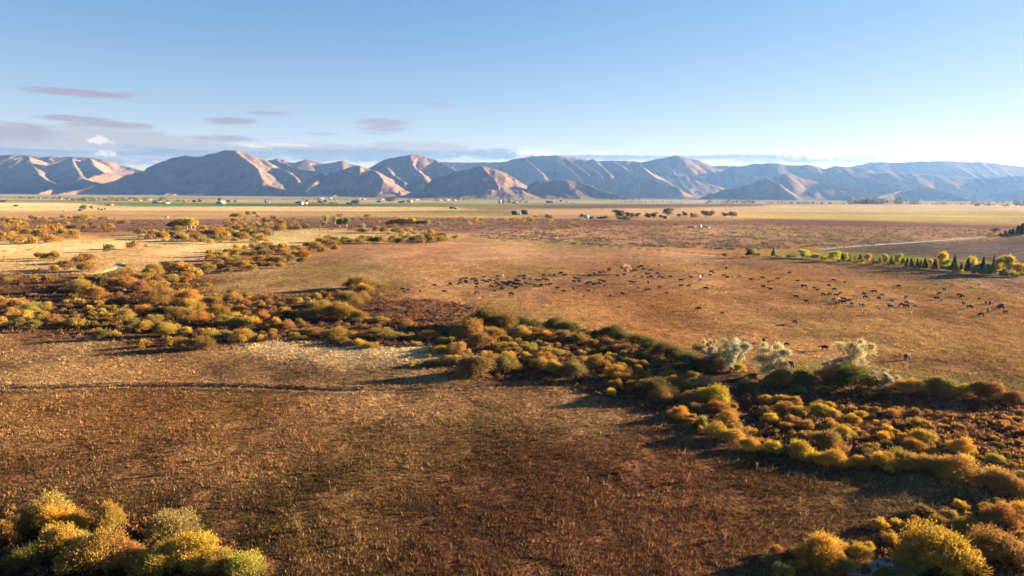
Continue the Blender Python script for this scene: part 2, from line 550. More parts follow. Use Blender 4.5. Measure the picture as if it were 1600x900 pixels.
# ------------------------------------------------------------------ water
def water_mat():
    m, g = new_mat('water')
    p = g.n('ShaderNodeBsdfPrincipled')
    p.inputs['Base Color'].default_value = (.02, .028, .03, 1)
    p.inputs['Roughness'].default_value = .06
    p.inputs['IOR'].default_value = 1.33
    geo = g.n('ShaderNodeNewGeometry')
    n = g.noise(geo.outputs['Position'], 2.0, 3)
    b = g.n('ShaderNodeBump')
    b.inputs['Strength'].default_value = .06
    g.link(n, b.inputs['Height'])
    g.link(b.outputs[0], p.inputs['Normal'])
    out = g.n('ShaderNodeOutputMaterial')
    g.link(p.outputs[0], out.inputs[0])
    return m


WATER = water_mat()


def ribbon(name, line, w, z):
    pts = np.array(line)
    # resample
    out = [pts[0]]
    for a, b in zip(pts[:-1], pts[1:]):
        n = max(2, int(np.hypot(*(b - a)) / 1.5))
        n = min(n, 60)
        for i in range(1, n + 1):
            out.append(a + (b - a) * i / n)
    P = np.array(out)
    T = np.gradient(P, axis=0)
    T /= np.linalg.norm(T, axis=1)[:, None] + 1e-9
    N = np.stack([-T[:, 1], T[:, 0]], 1)
    ww = w * (1 + .25 * np.sin(np.arange(len(P)) * .7))[:, None]
    A, B = P + N * ww, P - N * ww
    v = np.zeros((2 * len(P), 3))
    v[0::2, :2] = A
    v[1::2, :2] = B
    v[:, 2] = z
    i = np.arange(len(P) - 1) * 2
    f = np.stack([i, i + 1, i + 3, i + 2], 1)
    return tag(mesh_obj(name, v, f, WATER, smooth=True), kind='structure')


for ln, w in zip(CREEK, CREEK_W):
    ribbon('creek', ln, w * 1.1, -0.62)
ribbon('canal', CANAL, 1.7, -0.18)


# ------------------------------------------------------------------ mountains
def build_mountains():
    # ridge lines: list of (pixel x, pixel y, distance); the flanks fall away from them
    R = []

    def ridge(D, pts, slope=.42):
        R.append(([(p[0], p[1], p[2] if len(p) > 2 else D) for p in pts], slope))
    # far left range
    ridge(9400, [(-420, 262), (-200, 250), (-60, 246), (0, 243), (25, 241), (65, 244), (100, 245), (140, 246), (160, 248), (190, 257), (222, 265), (260, 275)], .29)
    ridge(9000, [(45, 244), (52, 258, 8800), (62, 274, 8200), (84, 288, 7600)], .30)
    ridge(9000, [(112, 246), (118, 262, 8700), (126, 274, 8200)], .32)
    ridge(9000, [(140, 246), (150, 260, 8800), (165, 272, 8300)], .42)
    ridge(7300, [(60, 301, 6500), (100, 291, 7000), (140, 276, 7600), (170, 268, 8000)], .34)
    # main mountain
    ridge(7600, [(60, 308, 6300), (120, 296, 6700), (180, 281, 7000), (240, 258), (270, 246), (300, 242), (318, 244), (330, 240), (352, 234.5), (365, 234), (390, 240), (415, 250), (430, 258), (450, 268, 7300), (466, 280, 7100)], .44)
    ridge(7600, [(366, 234), (384, 248, 7400), (402, 262, 7150), (410, 280, 6800)], .40)
    # second ridge behind
    ridge(9400, [(400, 256), (435, 248), (460, 254), (480, 248), (505, 255), (535, 251), (560, 260), (600, 268)])
    ridge(8600, [(432, 249), (460, 262, 8100), (500, 268, 7600), (490, 282, 7100)], .45)
    # sunlit hill in the middle and the peak over it
    ridge(6900, [(478, 296, 6300), (490, 284, 6500), (515, 272), (540, 264), (560, 259.5), (580, 264), (592, 272, 6700), (600, 283, 6400)], .36)
    for a in (498, 520, 542, 562):
        ridge(6850, [(a, 272 - (a - 498) * .18, 6850), (a + 2, 284, 6550), (a + 4, 297, 6250)], .42)
    ridge(8000, [(570, 264), (600, 250), (620, 245), (640, 240.5), (655, 242), (680, 249), (705, 262, 7700), (735, 274, 7400)], .44)
    ridge(7900, [(641, 241), (645, 258, 7700), (660, 272, 7300), (668, 284, 6900)], .40)
    ridge(7500, [(606, 262, 7600), (612, 272, 7300), (630, 282, 6900)], .42)
    ridge(7000, [(588, 290, 6500), (610, 288, 6600), (625, 298, 6200)], .36)
    # long skyline to the middle
    ridge(9600, [(660, 252), (700, 252), (750, 254), (785, 253), (810, 246), (850, 242.5), (870, 242.5), (910, 248), (935, 251), (980, 250), (1000, 252.5), (1030, 248), (1060, 243), (1090, 250), (1110, 258), (1150, 258), (1180, 262)], .40)
    for a, b in ((820, 30), (868, 34), (885, 36), (905, 34), (925, 30)):
        ridge(9400, [(a, 247, 9500), (a + b * .6, 262, 9000), (a + b, 274, 8400)], .55)
    ridge(8800, [(1005, 262), (1022, 276, 8500), (1052, 288, 7800)], .40)
    ridge(8500, [(960, 252, 9400), (985, 268, 8700), (1020, 280, 7900), (1060, 293, 7200)], .45)
    # near dark hills
    ridge(5900, [(640, 305, 5600), (680, 279), (710, 268), (735, 263), (753, 259), (770, 262), (790, 270), (810, 280), (840, 297, 5700), (870, 308, 5500)], .40)
    ridge(5850, [(753, 260), (768, 275, 5700), (778, 289, 5500)], .45)
    ridge(5700, [(815, 291), (840, 284), (870, 281), (885, 281), (905, 284), (930, 294, 5600), (960, 303, 5450), (980, 308.5, 5350)], .40)
    # right hand hills
    ridge(6600, [(1100, 306, 6200), (1150, 292), (1180, 283), (1197, 278), (1215, 287, 6400), (1240, 305, 6100)], .42)
    ridge(7200, [(1180, 284), (1225, 271), (1245, 276), (1280, 284), (1310, 291, 6900), (1340, 302, 6500), (1368, 310, 6300)], .42)
    ridge(6500, [(1270, 300, 6400), (1305, 296), (1330, 299, 6450), (1350, 308, 6300)], .42)
    ridge(9300, [(1140, 262), (1180, 256), (1213, 254), (1235, 258), (1265, 257), (1290, 263), (1303, 259), (1325, 261), (1350, 262)], .40)
    ridge(8200, [(1250, 275), (1290, 270), (1320, 268), (1345, 276, 8000), (1400, 290, 7400), (1420, 295, 7200)], .42)
    ridge(8400, [(1320, 269), (1370, 270), (1420, 271), (1480, 275), (1520, 279), (1560, 275), (1620, 273), (1760, 268), (1900, 262)], .40)
    ridge(10600, [(1290, 268), (1325, 261), (1345, 257), (1367, 253), (1420, 253.5), (1467, 251), (1500, 252), (1555, 254.5), (1600, 260), (1700, 258), (1850, 250), (2050, 246)], .36)
    ridge(7000, [(1370, 306, 6700), (1410, 297), (1455, 292.5), (1480, 299, 6850), (1512, 310, 6600)], .40)
    ridge(7400, [(1520, 306), (1580, 300), (1660, 290), (1760, 276), (1900, 268)], .40)
    # the range goes on to the right of the view
    ridge(6300, [(1900, 292), (2000, 270), (2150, 262), (2300, 268)], .42)
    n_az, n_d = 1250, 330
    px = np.linspace(-420, 2150, n_az)
    D = 5200 + (12300 - 5200) * np.linspace(0, 1, n_d) ** 1.25
    hor = 303.5 + (px - 800) * 0.0075
    d = ray(px, hor)
    tx = d[:, 0] / d[:, 1]
    X = (D[:, None] * tx[None, :]).ravel()
    Y = np.repeat(D[:, None], n_az, 1).ravel()
    best = np.full(X.shape, -60.0)
    rel = np.ones(X.shape)
    for pts, sl in R:
        pp = []
        for (qx, qy, dd) in pts:
            v = ray(qx, qy)
            s = dd / v[1]
            pp.append((v[0] * s, dd, CAM_H + v[2] * s))
        for (ax, ay, az), (bx, by, bz) in zip(pp[:-1], pp[1:]):
            lo = min(ax, bx) - 2600
            hi = max(ax, bx) + 2600
            idx = np.where((X > lo) & (X < hi))[0]
            x, y = X[idx], Y[idx]
            dx, dy = bx - ax, by - ay
            t = np.clip(((x - ax) * dx + (y - ay) * dy) / (dx * dx + dy * dy + 1e-9), 0, 1)
            dist = np.hypot(x - ax - t * dx, y - ay - t * dy)
            z = az + (bz - az) * t + 30
            Rr = z / sl * 1.2
            s = np.clip(dist / Rr, 0, 1.5)
            h = np.where(s < 1, z * (1 - np.minimum(s, 1)) ** 1.3, -60 * (s - 1)) - 30
            up = h > best[idx]
            ii = idx[up]
            best[ii] = h[up]
            rel[ii] = s[up]
    cut = np.clip(rel * 2.6, 0, 1) * np.clip((best + 25) / 140, 0, 1)
    wx = X + 260 * (fbm(X / 1100, Y / 1100, 2, 5) - .5) + 0.12 * Y
    g1 = ridged(wx / 900, Y / 2300, 2, 21)
    g2 = ridged(wx / 260, Y / 620, 3, 27)
    Z = best - cut * ((1 - g1) * 62 + (1 - g2) * 40) + np.clip((best + 20) / 100, 0, 1) * ((fbm(X / 120, Y / 160, 3, 33) - .5) * 20 + (ridged(X / 95 + .2 * fbm(X / 60, Y / 60, 2, 3), Y / 260, 2, 37) - .5) * 14)
    Z = np.maximum(Z, -25)
    m, g = new_mat('dry_mountain_slope')
    geo = g.n('ShaderNodeNewGeometry')
    pos = geo.outputs['Position']
    a = g.noise(pos, .0035, 6, .65)
    b = g.noise(g.vmath('MULTIPLY', pos, (1, .5, .6)), .014, 6, .7)
    st = g.vmath('MULTIPLY', pos, (1, .6, .35))
    cst = g.noise(st, .009, 5, .6)
    c1 = g.mix(g.remap(a, .42, .62, 0, 1), (.185, .125, .10), (.13, .095, .08))
    c2 = g.mix(g.remap(b, .46, .66, 0, .6), c1, (.10, .08, .06))
    c3 = g.mix(g.remap(cst, .56, .7, 0, .6), c2, (.10, .08, .06))
    bs = g.n('ShaderNodeBsdfDiffuse')
    bs.inputs['Roughness'].default_value = 0.1
    g.link(c3, bs.inputs['Color'])
    bump = g.n('ShaderNodeBump')
    bump.inputs['Strength'].default_value = .6
    bump.inputs['Distance'].default_value = 22.0
    g.link(g.math('ADD', b, g.math('MULTIPLY', cst, .8)), bump.inputs['Height'])
    g.link(bump.outputs[0], bs.inputs['Normal'])
    out = g.n('ShaderNodeOutputMaterial')
    g.link(bs.outputs[0], out.inputs[0])
    ob = mesh_obj('mountains', np.stack([X, Y, Z], 1), grid_faces(n_d, n_az), m, smooth=True)
    tag(ob, kind='structure')
    return float(Z.max())


Z_TOP = build_mountains()


# ------------------------------------------------------------------ haze
def build_haze():
    m = bpy.data.materials.new('haze_air')
    m.use_nodes = True
    g = NT(m.node_tree)
    pv = g.n('ShaderNodeVolumePrincipled')
    pv.inputs['Color'].default_value = (.20, .42, 1.0, 1)
    pv.inputs['Density'].default_value = 2.7e-5
    pv.inputs['Anisotropy'].default_value = 0.26
    pv.inputs['Absorption Color'].default_value = (1, 1, 1, 1)
    pv.inputs['Density Attribute'].default_value = ''
    out = g.n('ShaderNodeOutputMaterial')
    g.link(pv.outputs[0], out.inputs['Volume'])
    x0, x1, y0, y1, z0, z1 = -19800, 19800, -420, 12700, -62, Z_TOP + 30
    v = [(x, y, z) for z in (z0, z1) for y in (y0, y1) for x in (x0, x1)]
    f = [(0, 2, 3, 1), (4, 5, 7, 6), (0, 1, 5, 4), (2, 6, 7, 3), (0, 4, 6, 2), (1, 3, 7, 5)]
    ob = mesh_obj('haze', v, f, m)
    tag(ob, kind='stuff')
    return ob


HAZE = build_haze()
# ------------------------------------------------------------------ materials for plants and animals
def foliage_mat(name, tint_attr=False, trans=.35):
    """leaves: colour of the plant, varied leaf by leaf and clump by clump"""
    m, g = new_mat(name)
    if tint_attr:
        base = g.n('ShaderNodeAttribute', attribute_name='tint').outputs['Color']
    else:
        base = g.n('ShaderNodeObjectInfo').outputs['Color']
    lr = g.n('ShaderNodeAttribute', attribute_name='leaf_rand').outputs['Fac']
    cr = g.n('ShaderNodeAttribute', attribute_name='clump_rand').outputs['Fac']
    hs = g.n('ShaderNodeHueSaturation')
    g.link(base, hs.inputs['Color'])
    g.link(g.remap(cr, 0, 1, .490, .520), hs.inputs['Hue'])
    g.link(g.remap(lr, 0, 1, .8, 1.12), hs.inputs['Saturation'])
    g.link(g.math('MULTIPLY', g.remap(lr, 0, 1, .6, 1.45), g.remap(cr, 0, 1, .78, 1.2)), hs.inputs['Value'])
    d = g.n('ShaderNodeBsdfDiffuse')
    t = g.n('ShaderNodeBsdfTranslucent')
    g.link(hs.outputs[0], d.inputs['Color'])
    g.link(hs.outputs[0], t.inputs['Color'])
    mx = g.n('ShaderNodeMixShader')
    mx.inputs[0].default_value = trans
    g.link(d.outputs[0], mx.inputs[1])
    g.link(t.outputs[0], mx.inputs[2])
    out = g.n('ShaderNodeOutputMaterial')
    g.link(mx.outputs[0], out.inputs[0])
    return m


def plain_mat(name, col, rough=.8, var=.25, scale=3.0, color2=None):
    m, g = new_mat(name)
    p = g.n('ShaderNodeBsdfPrincipled')
    p.inputs['Roughness'].default_value = rough
    tc = g.n('ShaderNodeTexCoord')
    n = g.noise(tc.outputs['Object'], scale, 3)
    lo = tuple(c * (1 - var) for c in (color2 or col))
    hi = tuple(min(1, c * (1 + var)) for c in col)
    g.link(g.mix(g.remap(n, .35, .65, 0, 1), lo, hi), p.inputs['Base Color'])
    out = g.n('ShaderNodeOutputMaterial')
    g.link(p.outputs[0], out.inputs[0])
    return m


LEAF = foliage_mat('willow_leaf')
LEAF_T = foliage_mat('brush_leaf', True)
GRASS = foliage_mat('grass_blade', True, .25)
BARK = plain_mat('willow_bark', (.13, .09, .06), .9)
PALE_BARK = plain_mat('aspen_bark', (.52, .49, .43), .85, .3)
GREY_BARK = plain_mat('grey_twig', (.30, .26, .21), .9)


def cross(a, b):
    return np.cross(a, b)


def unit(v):
    return v / (np.linalg.norm(v, axis=-1, keepdims=True) + 1e-9)


def leaves(P, Dr, L, W, rg):
    """one rhombic leaf spray per point: quads along direction Dr"""
    n = len(P)
    side = unit(cross(Dr, rg.normal(size=(n, 3))))
    a = P - Dr * (L / 2)[:, None]
    c = P + Dr * (L / 2)[:, None]
    m = P + Dr * (L * .05)[:, None]
    b = m + side * (W / 2)[:, None]
    d = m - side * (W / 2)[:, None]
    v = np.stack([a, b, c, d], 1).reshape(-1, 3)
    f = np.arange(4 * n).reshape(-1, 4)
    return v, f


def tubes(paths, sides=5):
    """tapered tubes along (points, radii) paths, merged into one mesh"""
    V, Fc, off = [], [], 0
    for P, R in paths:
        P = np.asarray(P, float)
        T = np.gradient(P, axis=0)
        T = unit(T)
        ref = np.array([1.0, .3, .1])
        A = unit(cross(T, ref))
        B = cross(T, A)
        ang = np.linspace(0, 2 * np.pi, sides, endpoint=False)
        ring = P[:, None] + (A[:, None] * np.cos(ang)[None, :, None] + B[:, None] * np.sin(ang)[None, :, None]) * np.asarray(R)[:, None, None]
        V.append(ring.reshape(-1, 3))
        for i in range(len(P) - 1):
            for j in range(sides):
                k = (j + 1) % sides
                Fc.append((off + i * sides + j, off + i * sides + k, off + (i + 1) * sides + k, off + (i + 1) * sides + j))
        off += len(P) * sides
    return np.concatenate(V), np.array(Fc)


def dome_cloud(rg, n, lobes, leaf, up=.55, base=-.02, squash=1.0, fill=.35):
    """leaf sprays on overlapping rounded lobes: lobes = [(x, y, z, rx, rz)]"""
    lob = np.array(lobes)
    area = lob[:, 3] ** 1.6
    pick = rg.choice(len(lob), n, p=area / area.sum())
    d = unit(rg.normal(size=(n, 3)))
    d[:, 2] = np.where(d[:, 2] < -.35, -d[:, 2], d[:, 2])
    r = np.where(rg.random(n) < fill, rg.uniform(.3, .9, n), rg.normal(.95, .11, n))
    # knobbly surface
    r = r * (1 + .13 * np.sin(d[:, 0] * 7 + pick) * np.cos(d[:, 1] * 6 + 2 * pick) + .08 * np.sin(d[:, 2] * 11 + pick * 3))
    P = lob[pick, :3] + d * np.stack([lob[pick, 3], lob[pick, 3], lob[pick, 4]], 1) * r[:, None]
    keep = P[:, 2] > base
    P, d, pick = P[keep], d[keep], pick[keep]
    Dr = unit(d * .6 + np.array([0, 0, up * 1.3]) + rg.normal(size=P.shape) * .4)
    L = leaf * rg.uniform(.7, 1.9, len(P))
    v, f = leaves(P, Dr, L, L * rg.uniform(.26, .46, len(P)), rg)
    cr = rg.random(len(lob))[pick]
    lr = rg.random(len(P))
    return v, f, np.repeat(lr, 4), np.repeat(cr, 4)


def add_wands(rg, data, lobes, ns, leaf, per=14):
    """shoots that stick out of the heads: leaves strung along upright, arching wands"""
    v, f, lr, cr = data
    lob = np.array(lobes)
    pk = rg.integers(len(lob), size=ns)
    d = unit(rg.normal(size=(ns, 3)) * np.array([1, 1, .6]) + np.array([0, 0, .75]))
    d = unit(d + unit(lob[pk, :3] * np.array([1, 1, 0]) + 1e-6) * .35)
    root = lob[pk, :3] + d * lob[pk, 3:4] * .45
    ln = lob[pk, 3] * rg.uniform(.6, 1.2, ns)
    t = np.linspace(0, 1, per)[None, :, None]
    bend = rg.normal(0, .12, (ns, 1, 3)) + np.array([0, 0, -.05])
    P = (root[:, None] + d[:, None] * ln[:, None, None] * t + bend * t ** 2 * ln[:, None, None]).reshape(-1, 3) + rg.normal(0, .14 * leaf, (ns * per, 3))
    Dr = unit(np.repeat(d, per, 0) + rg.normal(size=P.shape) * .55)
    L = leaf * rg.uniform(.6, 1.4, len(P))
    v2, f2 = leaves(P, Dr, L, L * rg.uniform(.3, .5, len(P)), rg)
    f = np.concatenate([f, f2 + len(v)])
    v = np.concatenate([v, v2])
    lr = np.concatenate([lr, np.repeat(np.clip(rg.random(ns * per) * .6 + np.repeat(rg.random(ns), per) * .5, 0, 1), 4)])
    cr = np.concatenate([cr, np.repeat(np.repeat(rg.random(ns), per), 4)])
    return v, f, lr, cr


def bush_mesh(seed, n=5200, leaf=.085):
    """a willow: many upright stems, several domed heads; about 2 wide, 1.25 high"""
    rg = np.random.default_rng(seed)
    lobes = []
    k = rg.integers(7, 13)
    ex, ph = rg.uniform(.72, 1.0), rg.uniform(0, 3)       # uneven footprint
    for i in range(k):
        a = i / k * 2 * np.pi + rg.uniform(-.3, .3)
        rr = rg.uniform(.34, .80) * (ex if math.cos(2 * (a - ph)) < 0 else 1)
        s = rg.uniform(.24, .42)
        lobes.append((math.cos(a) * rr, math.sin(a) * rr, rg.uniform(.2, .62), s, s * rg.uniform(.95, 1.4)))
    for i in range(6):
        s = rg.uniform(.26, .44)
        lobes.append((rg.uniform(-.38, .38), rg.uniform(-.38, .38), rg.uniform(.52, .84), s, s * 1.1))
    v, f, lr, cr = dome_cloud(rg, int(n * .6), lobes, leaf)
    v, f, lr, cr = add_wands(rg, (v, f, lr, cr), lobes, int(n * .4 / 14), leaf)
    stems = []
    for i in range(14):                                    # bare twigs that overtop the leaves
        a, e = rg.uniform(0, 2 * np.pi), rg.uniform(.2, 1.05)
        tip = np.array([math.cos(a) * e, math.sin(a) * e, rg.uniform(1.12, 1.38) - .45 * e * e])
        root = np.array([math.cos(a) * .1, math.sin(a) * .1, .2])
        t = np.linspace(0, 1, 4)[:, None]
        stems.append((root + (tip - root) * t + np.array([0, 0, .12]) * np.sin(t * 3.1), np.array([.012, .009, .006, .003])))
    for i in range(16):
        a = rg.uniform(0, 2 * np.pi)
        e = rg.uniform(.3, .85)
        t = np.linspace(0, 1, 5)[:, None]
        tip = np.array([math.cos(a) * e, math.sin(a) * e, rg.uniform(.6, 1.15)])
        root = np.array([math.cos(a) * .12, math.sin(a) * .12, -.06])
        P = root + (tip - root) * t + np.array([math.cos(a), math.sin(a), 0]) * (.12 * np.sin(t * 3.1))
        stems.append((P, np.linspace(.022, .006, 5)))
    sv, sf = tubes(stems, 4)
    return (v, f, lr, cr), (sv, sf)


def leaf_object(name, data, mat, tint=None):
    v, f, lr, cr = data
    at = {'leaf_rand': ('FLOAT', lr), 'clump_rand': ('FLOAT', cr)}
    if tint is not None:
        at['tint'] = ('FLOAT_COLOR', tint)
    return mesh_obj(name, v, f, mat, attrs=at)


def take_mesh(ob):
    me = ob.data
    bpy.data.objects.remove(ob)
    return me


BUSH_MESH, STEM_MESH = [], []
for s in range(9):
    a, b = bush_mesh(100 + s)
    BUSH_MESH.append(take_mesh(leaf_object('foliage', a, LEAF)))
    STEM_MESH.append(take_mesh(mesh_obj('stem', b[0], b[1], BARK)))
FINE_MESH = []
for s in range(4):
    a, b = bush_mesh(150 + s, 15000, .052)
    FINE_MESH.append(take_mesh(leaf_object('foliage', a, LEAF)))

KIND = {   # own colour of the leaves, word for it
    'Y': ((.50, .31, .048), 'bright golden'), 'y': ((.39, .285, .065), 'yellow green'), 'g': ((.37, .245, .056), 'gold brown'),
    'or': ((.33, .19, .055), 'rusty orange'), 'ol': ((.25, .185, .052), 'olive green'), 'dk': ((.135, .12, .040), 'dark green'),
    'br': ((.23, .145, .06), 'dull brown'), 'st': ((.42, .31, .14), 'straw coloured'), 'pa': ((.27, .22, .07), 'grey olive'),
    'sv': ((.52, .47, .36), 'silvery'),
}
# ------------------------------------------------------------------ the willows one can tell apart: pixel x, base y, width, height, colour
BUSHES = '''
5 478 24 15 g;28 483 28 18 g;50 490 30 18 y;68 487 26 16 g;20 500 30 18 g;42 503 30 16 y;66 500 26 14 g;28 512 26 16 ol;55 515 25 16 ol;2 508 16 13 g;82 508 30 14 ol
120 512 26 17 g;145 513 22 13 ol;158 507 24 14 or;178 507 18 12 or;195 505 36 20 y;222 495 32 14 g;243 508 26 14 g;205 512 26 12 ol;225 521 32 20 g;219 519 18 13 Y;255 513 20 10 g
275 500 36 18 or;285 510 20 10 g;310 510 38 16 g;300 492 40 16 y;345 497 34 16 or;370 512 28 18 g;350 510 30 14 g;392 512 26 20 Y
240 478 40 16 or;265 475 40 14 or;295 483 48 17 Y;310 488 30 15 or;335 480 30 14 or;365 475 30 12 or;380 480 24 14 g
125 458 36 16 g;145 455 20 14 ol;135 465 40 13 or;120 455 24 13 or;150 470 36 14 or;105 452 20 12 or
180 453 30 18 or;200 456 40 19 or;165 448 30 14 ol;220 460 34 12 or;240 457 30 12 or;80 443 24 10 or;55 440 14 8 g;12 442 16 8 ol;25 438 12 8 or
170 447 36 16 dk;200 440 36 15 g;225 440 26 14 or;240 433 36 14 g;262 428 36 15 ol;285 427 30 13 g;300 433 24 12 or;245 447 26 13 or;268 443 26 12 g;290 440 26 12 or;310 432 20 12 g;325 427 26 13 or;345 425 24 12 br;360 428 16 10 br;380 424 26 12 g;392 425 20 10 ol
80 408 26 12 ol;65 405 20 10 ol;105 423 28 13 ol;85 425 16 11 g;130 413 30 13 or;135 426 30 12 or;66 426 10 8 ol
158 533 26 18 ol;182 528 20 12 y;200 522 14 9 ol;227 546 20 14 y;260 528 34 22 y;290 525 22 14 y;270 542 24 12 g;287 550 34 22 ol;320 549 36 18 ol;255 518 26 13 ol;330 530 26 14 y;352 535 28 18 ol;378 537 36 20 y
545 452 20 8 dk;560 455 40 15 ol;577 452 26 14 ol;568 463 30 14 g;565 472 26 13 g;545 480 42 18 ol;596 453 18 11 ol;505 462 12 8 br;527 461 14 8 br
405 481 20 13 or;421 476 16 10 or;437 470 16 10 or;450 477 12 8 or;505 488 24 14 g;500 498 50 17 y;522 501 40 16 g;537 504 50 18 g;562 503 30 14 ol;572 505 26 12 g;597 505 28 14 g;631 512 34 16 or;480 502 30 12 ol
410 505 30 14 or;427 515 30 17 Y;405 515 20 16 g;446 518 30 17 or;490 525 36 16 ol;452 514 20 12 or
525 530 42 16 g;535 541 36 19 ol;560 542 28 18 Y;579 546 26 17 g;595 533 50 21 ol;617 532 32 17 ol;633 532 20 12 g;598 531 16 10 or
670 533 40 21 g;668 523 20 14 Y;690 536 24 14 or;735 531 50 20 g;750 546 42 20 ol;770 536 40 20 g;776 549 24 15 or
738 520 36 16 dk;760 516 58 26 dk;787 521 50 25 ol;772 526 24 13 ol;740 519 18 13 ol
686 554 30 20 Y;715 556 34 22 y;668 561 12 12 or;645 576 24 16 y;676 575 34 15 ol;714 573 30 16 g;742 596 66 31 ol;791 586 50 24 ol;762 571 30 14 g;796 566 26 12 Y;408 535 18 11 Y
815 512 30 13 dk;836 516 26 10 dk;865 521 40 14 dk;890 524 36 14 dk;912 529 24 16 dk;931 532 26 14 dk;956 534 40 18 dk;976 537 30 16 dk;998 546 36 21 dk;1015 553 36 20 dk;1036 563 44 25 dk;1056 569 40 24 dk;1076 576 36 26 dk;1096 579 30 22 ol;1130 577 46 24 y;1151 584 24 16 Y;1093 553 22 12 dk;1112 583 40 18 br
815 531 34 15 Y;841 531 20 14 ol;857 533 26 15 Y;880 536 30 16 ol;905 541 30 16 ol;926 546 26 12 br;950 544 20 14 ol;985 556 26 17 or;996 561 20 13 br;1011 566 20 10 br
828 553 28 16 g;852 556 24 12 g;870 559 24 14 g;870 546 18 11 or;841 541 16 10 g;806 576 20 14 Y;826 569 30 14 g;851 571 36 16 or;841 581 34 15 g;866 586 36 18 y;896 594 48 21 ol;911 571 20 13 g;931 581 40 19 or;946 579 20 14 or
966 599 44 23 Y;961 611 28 17 ol;986 591 14 10 Y;1001 595 26 17 or;1043 594 26 16 g;1066 611 36 25 ol;1050 606 30 19 g;956 621 22 13 Y;1023 627 60 26 dk;1101 606 30 12 st
1170 618 36 22 dk;1195 633 26 18 Y;1216 633 26 18 Y;1239 635 28 18 g;1215 609 50 18 br;1255 606 40 19 dk;1291 601 40 13 Y;1330 616 70 26 dk;1300 613 40 18 dk
1031 632 40 24 ol;1115 637 54 30 Y;1080 635 36 18 or;1091 649 28 20 br;1121 649 36 18 or;1146 641 16 12 or
1060 660 36 24 Y;1078 667 18 14 or;1100 674 30 22 y;1093 679 16 13 Y;1135 670 42 22 g;1151 677 26 15 g;1176 679 28 20 Y;1120 692 46 22 Y;1141 696 40 23 Y;1170 708 34 23 Y;1195 695 32 20 or;1206 712 34 18 Y;1226 714 30 16 or;1250 724 50 25 Y;1278 728 30 18 Y;1303 734 44 17 Y;1341 735 34 17 y;1380 739 50 21 Y;1411 740 34 18 Y
1200 656 30 19 or;1203 664 26 19 Y;1226 652 40 17 or;1251 654 30 16 Y;1281 653 36 16 Y;1301 654 26 16 Y;1236 666 26 16 or;1230 675 24 15 or;1259 677 30 18 or;1296 674 30 16 g;1319 688 34 20 Y;1280 669 14 8 Y;1271 690 26 12 or;1250 690 24 12 or
1281 632 16 10 or;1297 638 18 12 Y;1318 639 12 7 or;1335 663 22 12 Y;1345 655 20 12 Y;1351 644 16 10 or;1366 647 20 12 or;1391 654 24 12 Y;1348 682 14 8 Y;1381 692 26 14 Y;1387 679 18 15 Y;1290 707 50 15 or;1311 714 30 13 or;1351 717 24 13 br;1361 712 30 13 or
1415 621 44 22 y;1470 627 60 17 ol;1505 619 30 12 Y;1540 632 60 13 br;1580 637 40 13 br
1433 673 32 13 or;1452 673 18 14 or;1440 697 40 19 Y;1408 688 20 10 Y;1427 710 36 15 or;1457 714 24 12 Y;1500 712 42 15 Y;1413 702 20 13 or;1508 724 20 10 Y;1495 672 16 9 or;1540 660 14 9 or;1581 676 20 13 or;1565 674 24 11 or;1600 684 20 15 or;1572 718 18 13 or;1558 726 26 15 y;1594 750 24 15 y
1407 737 50 23 g;1432 742 50 23 g;1466 747 50 27 y;1490 757 70 35 y;1515 755 40 25 ol;1540 764 36 23 g;1558 773 60 33 y;1580 778 50 29 g;1599 788 40 26 g
1398 826 22 16 Y;1436 832 26 15 or;1470 830 36 20 or;1452 832 22 12 or;1503 835 44 25 g;1525 833 36 22 or;1562 828 60 34 or;1590 822 50 33 Y;1545 838 50 24 br;1357 857 22 17 Y;1345 872 40 14 Y
1285 896 80 36 Y;1265 893 60 30 Y;1313 896 56 30 g;1222 908 40 22 y;1460 903 120 62 Y;1425 897 70 48 y;1491 908 80 54 Y;1553 891 90 46 or;1585 893 60 44 or;1415 908 40 24 pa;1387 903 40 26 ol
70 832 80 54 y;92 838 62 48 Y;118 838 40 36 Y;18 852 56 44 ol;172 838 50 50 g;95 877 76 54 Y;130 880 50 40 y;274 858 86 56 pa;250 866 50 40 ol;160 905 100 52 y;200 898 70 46 g;268 882 44 34 Y;305 898 92 60 Y;385 915 70 52 y;115 908 70 50 ol;342 908 60 48 g;240 913 70 42 g;40 895 60 40 dk
172 394 20 8 dk;207 390 24 9 ol;228 388 10 5 ol;258 385 10 5 ol;498 371 7 4 ol;710 374 12 7 dk
'''
PLACED = []                       # (x, y) of every bush, so that the fill keeps clear


def view_geom(px, py, w, h):
    """ground point, real width and height of a bush seen at a pixel"""
    x, y = flat(px, py)
    dist = math.hypot(float(x), float(y))
    sc = float(y) / F * 1.01
    W = w * sc
    phi = math.atan2(CAM_H, dist)
    W *= 1.1
    Hh = max(.52 * W, h * sc - .25 * W * math.sin(phi))
    k = 1 + .42 * W / dist
    x, y = float(x) * k, float(y) * k
    if 470 < px < 700 and 504 < py < 577:      # bushes shaped lower here to let sunlight onto the pale dry grass
        Hh *= .56
    return x, y, W, Hh


specs = []
for ln in BUSHES.strip().splitlines():
    for e in ln.split(';'):
        q = e.split()
        if len(q) == 5:
            specs.append((float(q[0]), float(q[1]), float(q[2]), float(q[3]), q[4]))

